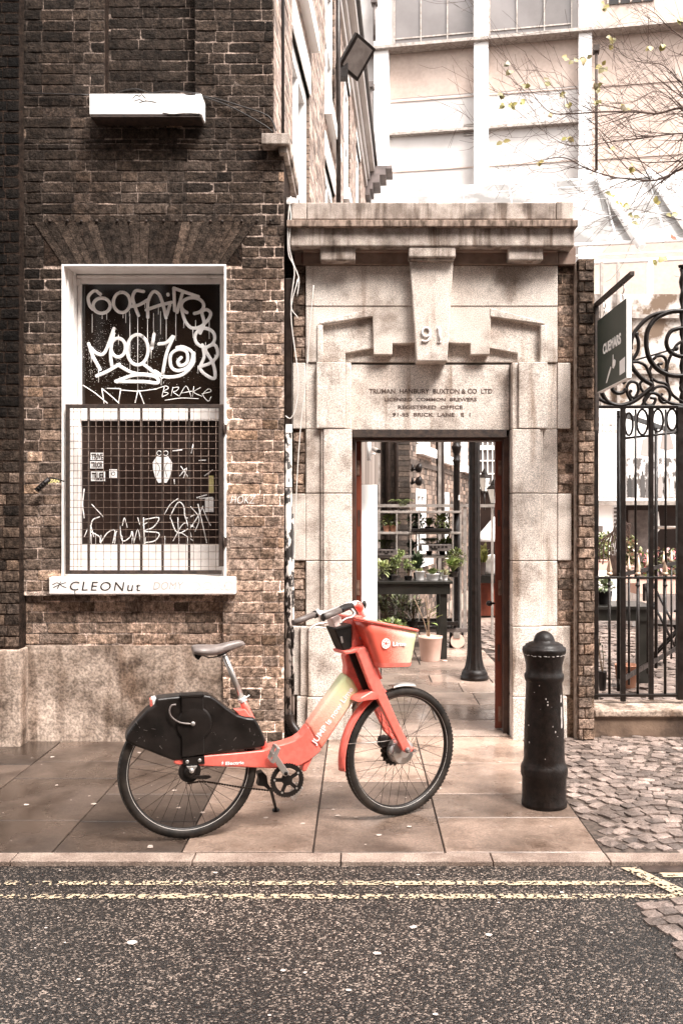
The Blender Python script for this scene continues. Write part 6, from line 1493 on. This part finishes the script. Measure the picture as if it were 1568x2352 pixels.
zs_ = lambda y: Zz(y, Yr0)+.0145
plant(925, 0, 11.05, 20, 4, M_black, 'fern', 26, 62, G4, 'feathery fern spreading over the top shelf', 240, .05, group=gs_, z=zs_(1176))
for px, lb in ((887, 'left one of two terracotta pots on the upper shelf'), (902, 'right one of two terracotta pots on the upper shelf')): plant(px, 0, 10.98, 16, 16, M_terra, 'bush', 24, 26, G1, lb, 90, .05, group=gs_, z=zs_(1224.5))
for px, kd, ba, lb, n in ((955, 'bush', G2, 'dark bushy seedlings at the left of the black tray', 150), (985, 'blades', G1, 'strappy seedlings in the middle of the black tray', 50), (1015, 'bush', G1, 'leafy seedlings at the right of the black tray', 150)):
    plant(px, 0, 11.0, 22, 9, M_black, kd, 30, 38, ba, lb, n, .055, group=gs_, z=zs_(1224.5)+.014)
for px, kd, ba, lb, n, fh in ((885, 'fern', G1, 'drooping fern at the left of the middle shelf', 160, 30), (945, 'blades', G2, 'dark blade plant in the centre of the middle shelf', 40, 34), (985, 'fern', G4, 'pale fern fronds at the centre right of the middle shelf', 200, 34), (1015, 'blades', G4, 'broad green blades at the right of the middle shelf', 50, 36), (1032, 'bush', G1, 'bushy plant by the right upright of the middle shelf', 120, 26)):
    plant(px, 0, 11.15, 16, 9, M_black, kd, fh, 46, ba, lb, n, .07, group=gs_, z=zs_(1279))
plant(1040, 1336, 10.7, 26, 12, M_black, 'blades', 46, 62, G4, 'spreading spider plant hanging over the right end of the table', 70, .09, z=.86)
plant(1046, 1300, 10.8, 22, 10, M_black, 'bush', 34, 44, G1, 'fine-leaved bush on the trolley end beside the lamp post', 240, .04, z=.95)
for px, yb, lb, n in ((885, 1440, 'shadowy leafy plant under the left part of the table', 170), (918, 1440, 'bushy plant in glass jars under the table', 190), (948, 1440, 'leafy plant under the middle of the table', 190)):
    plant(px, 0, 10.75, 24, 20, M_black, 'stems' if px != 918 else 'bush', 66, 52, (.14, .15, .08), lb, n, .06, group='plants under the table', z=.238)
plant(896, 0, 9.6, 44, 62, M_greypot, 'bush', 46, 78, G4, 'bright leafy plant just behind the bicycle basket', 190, .085, z=0)
# big pale pot
T = thing('plant_pot', (X(988, 9.95), 9.95, 0), 'large pale pink pot with a spindly bare-stemmed plant standing on the wet slabs', 'potted plant')
c = Vector((X(988, 9.95), 9.95, 0)); s_ = F/9.95
MB().lathe([(.0, 0), (.100, .0), (.105, .01), (.128, .245), (.133, .25), (.133, .268), (.122, .268), (.118, .23), (.003, .23)], c, 32).build('pot', M_pinkpot, T)
q = MB()
for pts in ([(982, 1462), (974, 1430), (962, 1400), (952, 1378)], [(984, 1462), (982, 1425), (980, 1395), (975, 1370)], [(986, 1462), (985, 1430), (988, 1405), (1000, 1395)]): q.tube(smoothpts([P(a, b, 9.95) for a, b in pts], 4), .006, 6, col=(.25, .17, .12))
for px, y, L_ in ((990, 1404, .1), (1000, 1400, .11), (996, 1412, .1), (1006, 1415, .1), (985, 1395, .06), (994, 1425, .09), (984, 1430, .06)): leaf(q, P(px-5, y+6, 9.93), Vector((gl.uniform(.1, 1), gl.uniform(-.5, .1), gl.uniform(-.2, .8))), U3, L_, L_*.6, gcol(G4, gl))
q.build('plant_stems', M_green, T)
MB().lathe([(.03, 0), (.03, .006), (.0, .008)], Vector((c.x+.15, 9.9, 0.004)), 12).build('saucer_shard', M_pinkpot, T)
# red stand, white parasol and sack at the right of the doorway
q = MB().box(X(1104, 14), X(1150, 14), 14, 14.7, .03, Zz(1337, 14)); tag(q.build('red_cabinet', M_wood), 'rust red cabinet standing behind the thick lamp post', 'cabinet')
TT = thing('grey_table', (X(1125, 13.8), 13.8, 0), 'grey slab table top above the rust red cabinet', 'table'); MB().box(X(1100, 13.8), X(1152, 13.8), 13.7, 14.75, Zz(1336, 14), Zz(1319, 14)).build('table_top', M_table, TT, bevel=.005)
q = MB(); q.lathe([(.04, .36), (.06, .34), (.30, .06), (.33, .0), (.31, .0), (.05, .31)], P(1140, 1243, 13.5), 16); q.tube([P(1140, 1320, 13.5), P(1140, 1215, 13.5)], .015, 6)
tag(q.build('white_parasol', M_whiteclean), 'folded white parasol canopy partly hidden by the right door leaf', 'parasol')
q = MB(); cw = P(1129, 1318, 13.95); q.lathe([(.16, 0), (.17, .05), (.15, .12), (.12, .16), (.13, .2), (.10, .27), (.02, .3)], cw, 14); sk = tag(q.build('white_sack', M_whiteclean), 'lumpy white sack standing on the grey table top', 'sack')
plant(1108, 0, 13.75, 16, 30, M_greypot, 'blades', 60, 44, (.30, .32, .12), 'broad-leaved plant in a grey pot beside the white sack', 14, .24, z=Zz(1319, 14))
# ---- things seen through the gate
GTb = thing('table', (X(1430, 8.6), 8.6, 0), 'dark table seen through the bars of the iron gate', 'table')
Yq = 8.6; zq = Zz(1393, Yq)
MB().box(X(1290, Yq), X(1508, Yq), Yq, Yq+.55, zq-.03, zq).build('table_top', M_table, GTb, bevel=.004)
MB().box(X(1300, Yq), X(1500, Yq), Yq+.03, Yq+.05, zq-.14, zq-.031).build('apron', M_table, GTb)
for px in (1470, 1300): MB().box(X(px, Yq), X(px+25, Yq), Yq+.052, Yq+.15, 0, zq-.031).build('leg', M_table, GTb)
def planter(px0, px1, y0, y1, Y, lb, flowers):
    T = thing('planter_box', (X((px0+px1)/2, Y), Y, Zz(y1, Y)), lb, 'planter', 'flower planters')
    x0, x1, a, b = X(px0, Y), X(px1, Y), Zz(y1, Y), Zz(y0, Y); MB().box(x0, x1, Y, Y+.4, a, b-.02).box(x0-.015, x1+.015, Y-.015, Y+.415, b-.02, b).build('trough', M_pinkpot, T, bevel=.004)
    q = MB()
    for i in range(420):
        p = Vector((gl.uniform(x0, x1), Y+gl.uniform(.03, .35), b+gl.random()**1.3*.36)); cc = gcol(G1, gl) if gl.random() < .55 else gcol(flowers[gl.randrange(len(flowers))], gl); leaf(q, p, rv3(gl)+U3*.4, U3, .075, .05, cc)
    q.build('flowers', M_green, T)
planter(1462, 1640, 1326, 1365, 12.4, 'pink trough planter with reddish flowers right of the gate post', [(.5, .12, .14), (.45, .3, .28), (.62, .5, .42)])
planter(1366, 1412, 1286, 1310, 13.5, 'small trough of green leaves left of the thick gate bar', [(.25, .3, .12), (.6, .55, .45)])
planter(1436, 1462, 1300, 1340, 12.2, 'narrow planter of mixed foliage between the gate bars', [(.35, .2, .15), (.5, .42, .3)])
q = MB().box(X(1440, 13), X(1700, 13), 12.9, 13.5, .62, .66); 
WTb = thing('white_table', (X(1540, 13), 13, 0), 'low white bench under the pink planter seen through the gate', 'bench'); q.build('bench_top', M_whiteclean, WTb)
for px in (1450, 1600): MB().box(X(px, 13), X(px, 13)+.06, 12.95, 13.4, 0, .62).build('leg', M_whiteclean, WTb)
MB().box(X(1500, 13), X(1590, 13), 12.93, 12.95, .2, .62).build('front_panel', M_whiteclean, WTb)
plant(1383, 1592, 8.3, 20, 44, M_black, 'stems', 96, 46, G2, 'thin-stemmed plant in a black pot at the foot of the gate', 60, .03, z=0.0)
plant(1438, 1580, 8.45, 54, 52, M_terra, 'blades', 1, 4, G2, 'large terracotta pot behind the gate bars', 2, .02, name='plant_pot', z=0.0)
plant(1388, 1380, 8.8, 36, 30, M_black, 'bush', 34, 40, (.25, .28, .18), 'round pale bush in a black pot on the table behind the gate', 240, .045, z=zq+.0005)
# weeping twigs
q = MB()
for k in range(9):
    x = 1396+k*2; pts = [P(1400+k*1.5, 1330, 9.4), P(1404+k*4, 1240, 9.4), P(1420+k*3, 1196+gl.uniform(-4, 8), 9.4), P(1445-k*9, 1215+k*4, 9.4), P(1440-k*9.5+gl.uniform(-5, 5), 1280+gl.uniform(-20, 20), 9.4)]
    q.tube(smoothpts(pts, 5), .007, 5)
tag(q.build('weeping_shrub', M_bark, origin=tuple(P(1405, 1330, 9.4))), 'bare weeping shrub with arching twigs beyond the gate', 'shrub')
def chair(px, Y, rz, lb):
    T = thing('folding_chair', (X(px, Y), Y, 0), lb, 'chair', 'chairs beyond the gate'); c = Vector((X(px, Y), Y, 0)); M = Matrix.Rotation(rz, 3, 'Z')
    def t(*p): return c+M@Vector(p)
    MB().obox(t(0, 0, .45), M@Vector((.2, 0, 0)), M@Vector((0, .2, 0)), U3*.012).build('seat', M_black, T)
    MB().obox(t(0, .21, .78), M@Vector((.2, 0, 0)), M@Vector((0, .012, 0)), U3*.09).build('backrest', M_black, T)
    for s_ in (-1, 1):
        MB().tube([t(.19*s_, -.22, 0), t(.19*s_, .21, .86)], .014, 8).build('leg', M_iron, T); MB().tube([t(.17*s_, .24, 0), t(.17*s_, -.15, .45)], .014, 8).build('leg', M_iron, T)
    MB().tube([t(-.19, -.05, .2), t(.19, -.05, .2)], .01, 6).build('stretcher', M_iron, T)
chair(1535, 9.6, R(60), 'black folding chair standing behind the gate table'); chair(1600, 10.8, R(-40), 'black folding chair farther back at the right edge')

# ================================================================== TREE
TR = thing('street_tree', (4.9, 9.6, 0), 'mostly bare plane tree with a few yellow leaves reaching in from the right', 'tree')
YT = 9.2; gtz = random.Random(5)
q = MB(); trunk = smoothpts([Vector((4.9, 9.6, 0)), Vector((4.86, 9.6, 2)), Vector((4.95, 9.5, 4)), Vector((4.8, 9.5, 6)), Vector((4.9, 9.4, 8.5))], 5)
q.tube(trunk, [.16-.10*i/(len(trunk)-1) for i in range(len(trunk))], 12); q.build('trunk', M_bark, TR)
br_ = MB(); tips = []
def limb(pts, r0, lev=0):
    pts = smoothpts(pts, 4) if len(pts) > 2 else pts; n = len(pts)
    br_.tube(pts, [max(.0015, r0*(1-.85*i/(n-1))) for i in range(n)], 6 if r0 > .006 else 4)
    if lev > 2: tips.append(pts[-1]); return
    L_ = sum((pts[i+1]-pts[i]).length for i in range(n-1)); cnt = max(1, int(L_*(11 if lev == 0 else 5)))
    for k in range(cnt):
        i = min(n-1, max(1, int(n*gtz.random()**(2.3 if lev == 0 else .8)))); p = pts[i]; t = (pts[i]-pts[i-1]).normalized()
        d = (t*gtz.uniform(.3, .9)+Vector((gtz.uniform(-.7, .2), gtz.uniform(-.5, .5), gtz.uniform(-.8, .8)))).normalized()
        l2 = L_*gtz.uniform(.08, .25) if lev == 0 else L_*gtz.uniform(.3, .55)
        a = p+d*l2*.5+Vector((gtz.uniform(-.05, .05), gtz.uniform(-.05, .05), gtz.uniform(-.05, .05)))*l2*3*.3; b = p+d*l2+Vector((0, 0, gtz.uniform(-.15, .25)*l2))
        limb([p, a, b], max(.002, r0*(1-.85*i/(n-1))*.55), lev+1)
def zb2(pts, j=0): return [P(*Z2(a, b), YT+j*math.sin(i)) for i, (a, b) in enumerate(pts)]
tk = lambda h: [Vector((4.87, 9.55, h))]
for pts, h, r_ in (([(1700, 540), (1568, 495), (1450, 520), (1350, 512), (1200, 512), (1060, 520), (960, 515), (885, 440), (800, 315)], 4.6, .020),
                ([(1700, 700), (1568, 770), (1450, 825), (1330, 820), (1230, 808), (1120, 770), (1020, 722), (920, 735), (835, 750)], 3.9, .020),
                ([(1700, 640), (1568, 612), (1400, 630), (1240, 650), (1100, 668), (1000, 650), (885, 570)], 4.2, .014),
                ([(1700, 480), (1600, 420), (1480, 300), (1380, 285), (1290, 250), (1262, 190)], 4.9, .012),
                ([(1700, 990), (1568, 1010), (1450, 980), (1330, 960), (1200, 965)], 3.3, .010),
                ([(1690, 300), (1600, 200), (1500, 120), (1440, 60), (1350, 10)], 5.8, .014),
                ([(1690, 560), (1580, 520), (1500, 440), (1430, 420), (1330, 470), (1180, 460)], 4.7, .010)):
    limb(tk(h)+zb2(pts, .25), r_*.75)
br_.build('branches', M_bark, TR)
q = MB(); YLW = (.24, .20, .065)
for zx, zy in ((775, 290), (780, 322), (1035, 265), (1112, 262), (1125, 268), (955, 372), (958, 392), (1160, 390), (1172, 402), (1178, 380), (855, 405), (765, 480), (778, 486), (750, 484), (840, 475), (1050, 493), (1170, 460), (1305, 490), (1298, 498), (1035, 632), (1045, 628), (740, 650), (1258, 682), (1198, 300), (1205, 308), (1240, 172), (1245, 205), (1200, 35), (1210, 20), (1420, 210), (1215, 360), (970, 530), (1000, 435), (740, 430), (1240, 895), (1275, 935), (1320, 942), (1440, 935), (1358, 1025), (1338, 992), (1340, 765), (1540, 85), (1480, 200), (1515, 990), (1475, 1180), (1428, 1195), (905, 742), (1065, 278), (1510, 1090)):
    p = P(*Z2(zx, zy), YT+gtz.uniform(-.1, .1)); 
    cc = gcol(YLW if gtz.random() < .8 else (.3, .24, .14), gtz) if zx != 1510 else (.4, .08, .04)
    for k in range(2): leaf(q, p, Vector((gtz.uniform(-1, 1), gtz.uniform(-.6, .3), gtz.uniform(-1, .4))), Vector((0, -1, .3)), gtz.uniform(.05, .085), gtz.uniform(.045, .07), cc)
q.build('leaves', M_leafy, TR)

# ================================================================== ACROSS THE STREET (out of view; mirrored in the pane, height set to shade the road)
OB = thing('opposite_building', (0, -3.4, 0), 'dark brick building across the street, out of view, shading the road and mirrored in the window pane', 'building')
q = MB(); q.box(-16, 16, -7, -3.4, -.08, 13.5); q.build('wall', mat('opposite_brick', (.035, .022, .016), (.09, .06, .045), scale=6, rough=.9), OB)
for k in range(9):
    x = -9.4+k*2.3
    for z in (.9, 4.6):
        q = MB()
        for a, b, c_, d_ in ((x, x+.1, z, z+2.3), (x+1.1, x+1.2, z, z+2.3), (x+.1, x+1.1, z, z+.1), (x+.1, x+1.1, z+2.2, z+2.3), (x+.1, x+1.1, z+1.1, z+1.2), (x+.57, x+.63, z+.1, z+2.2)): q.box(a, b, -3.399, -3.33, c_, d_)
        q.build('window_frame', M_whiteclean, OB)
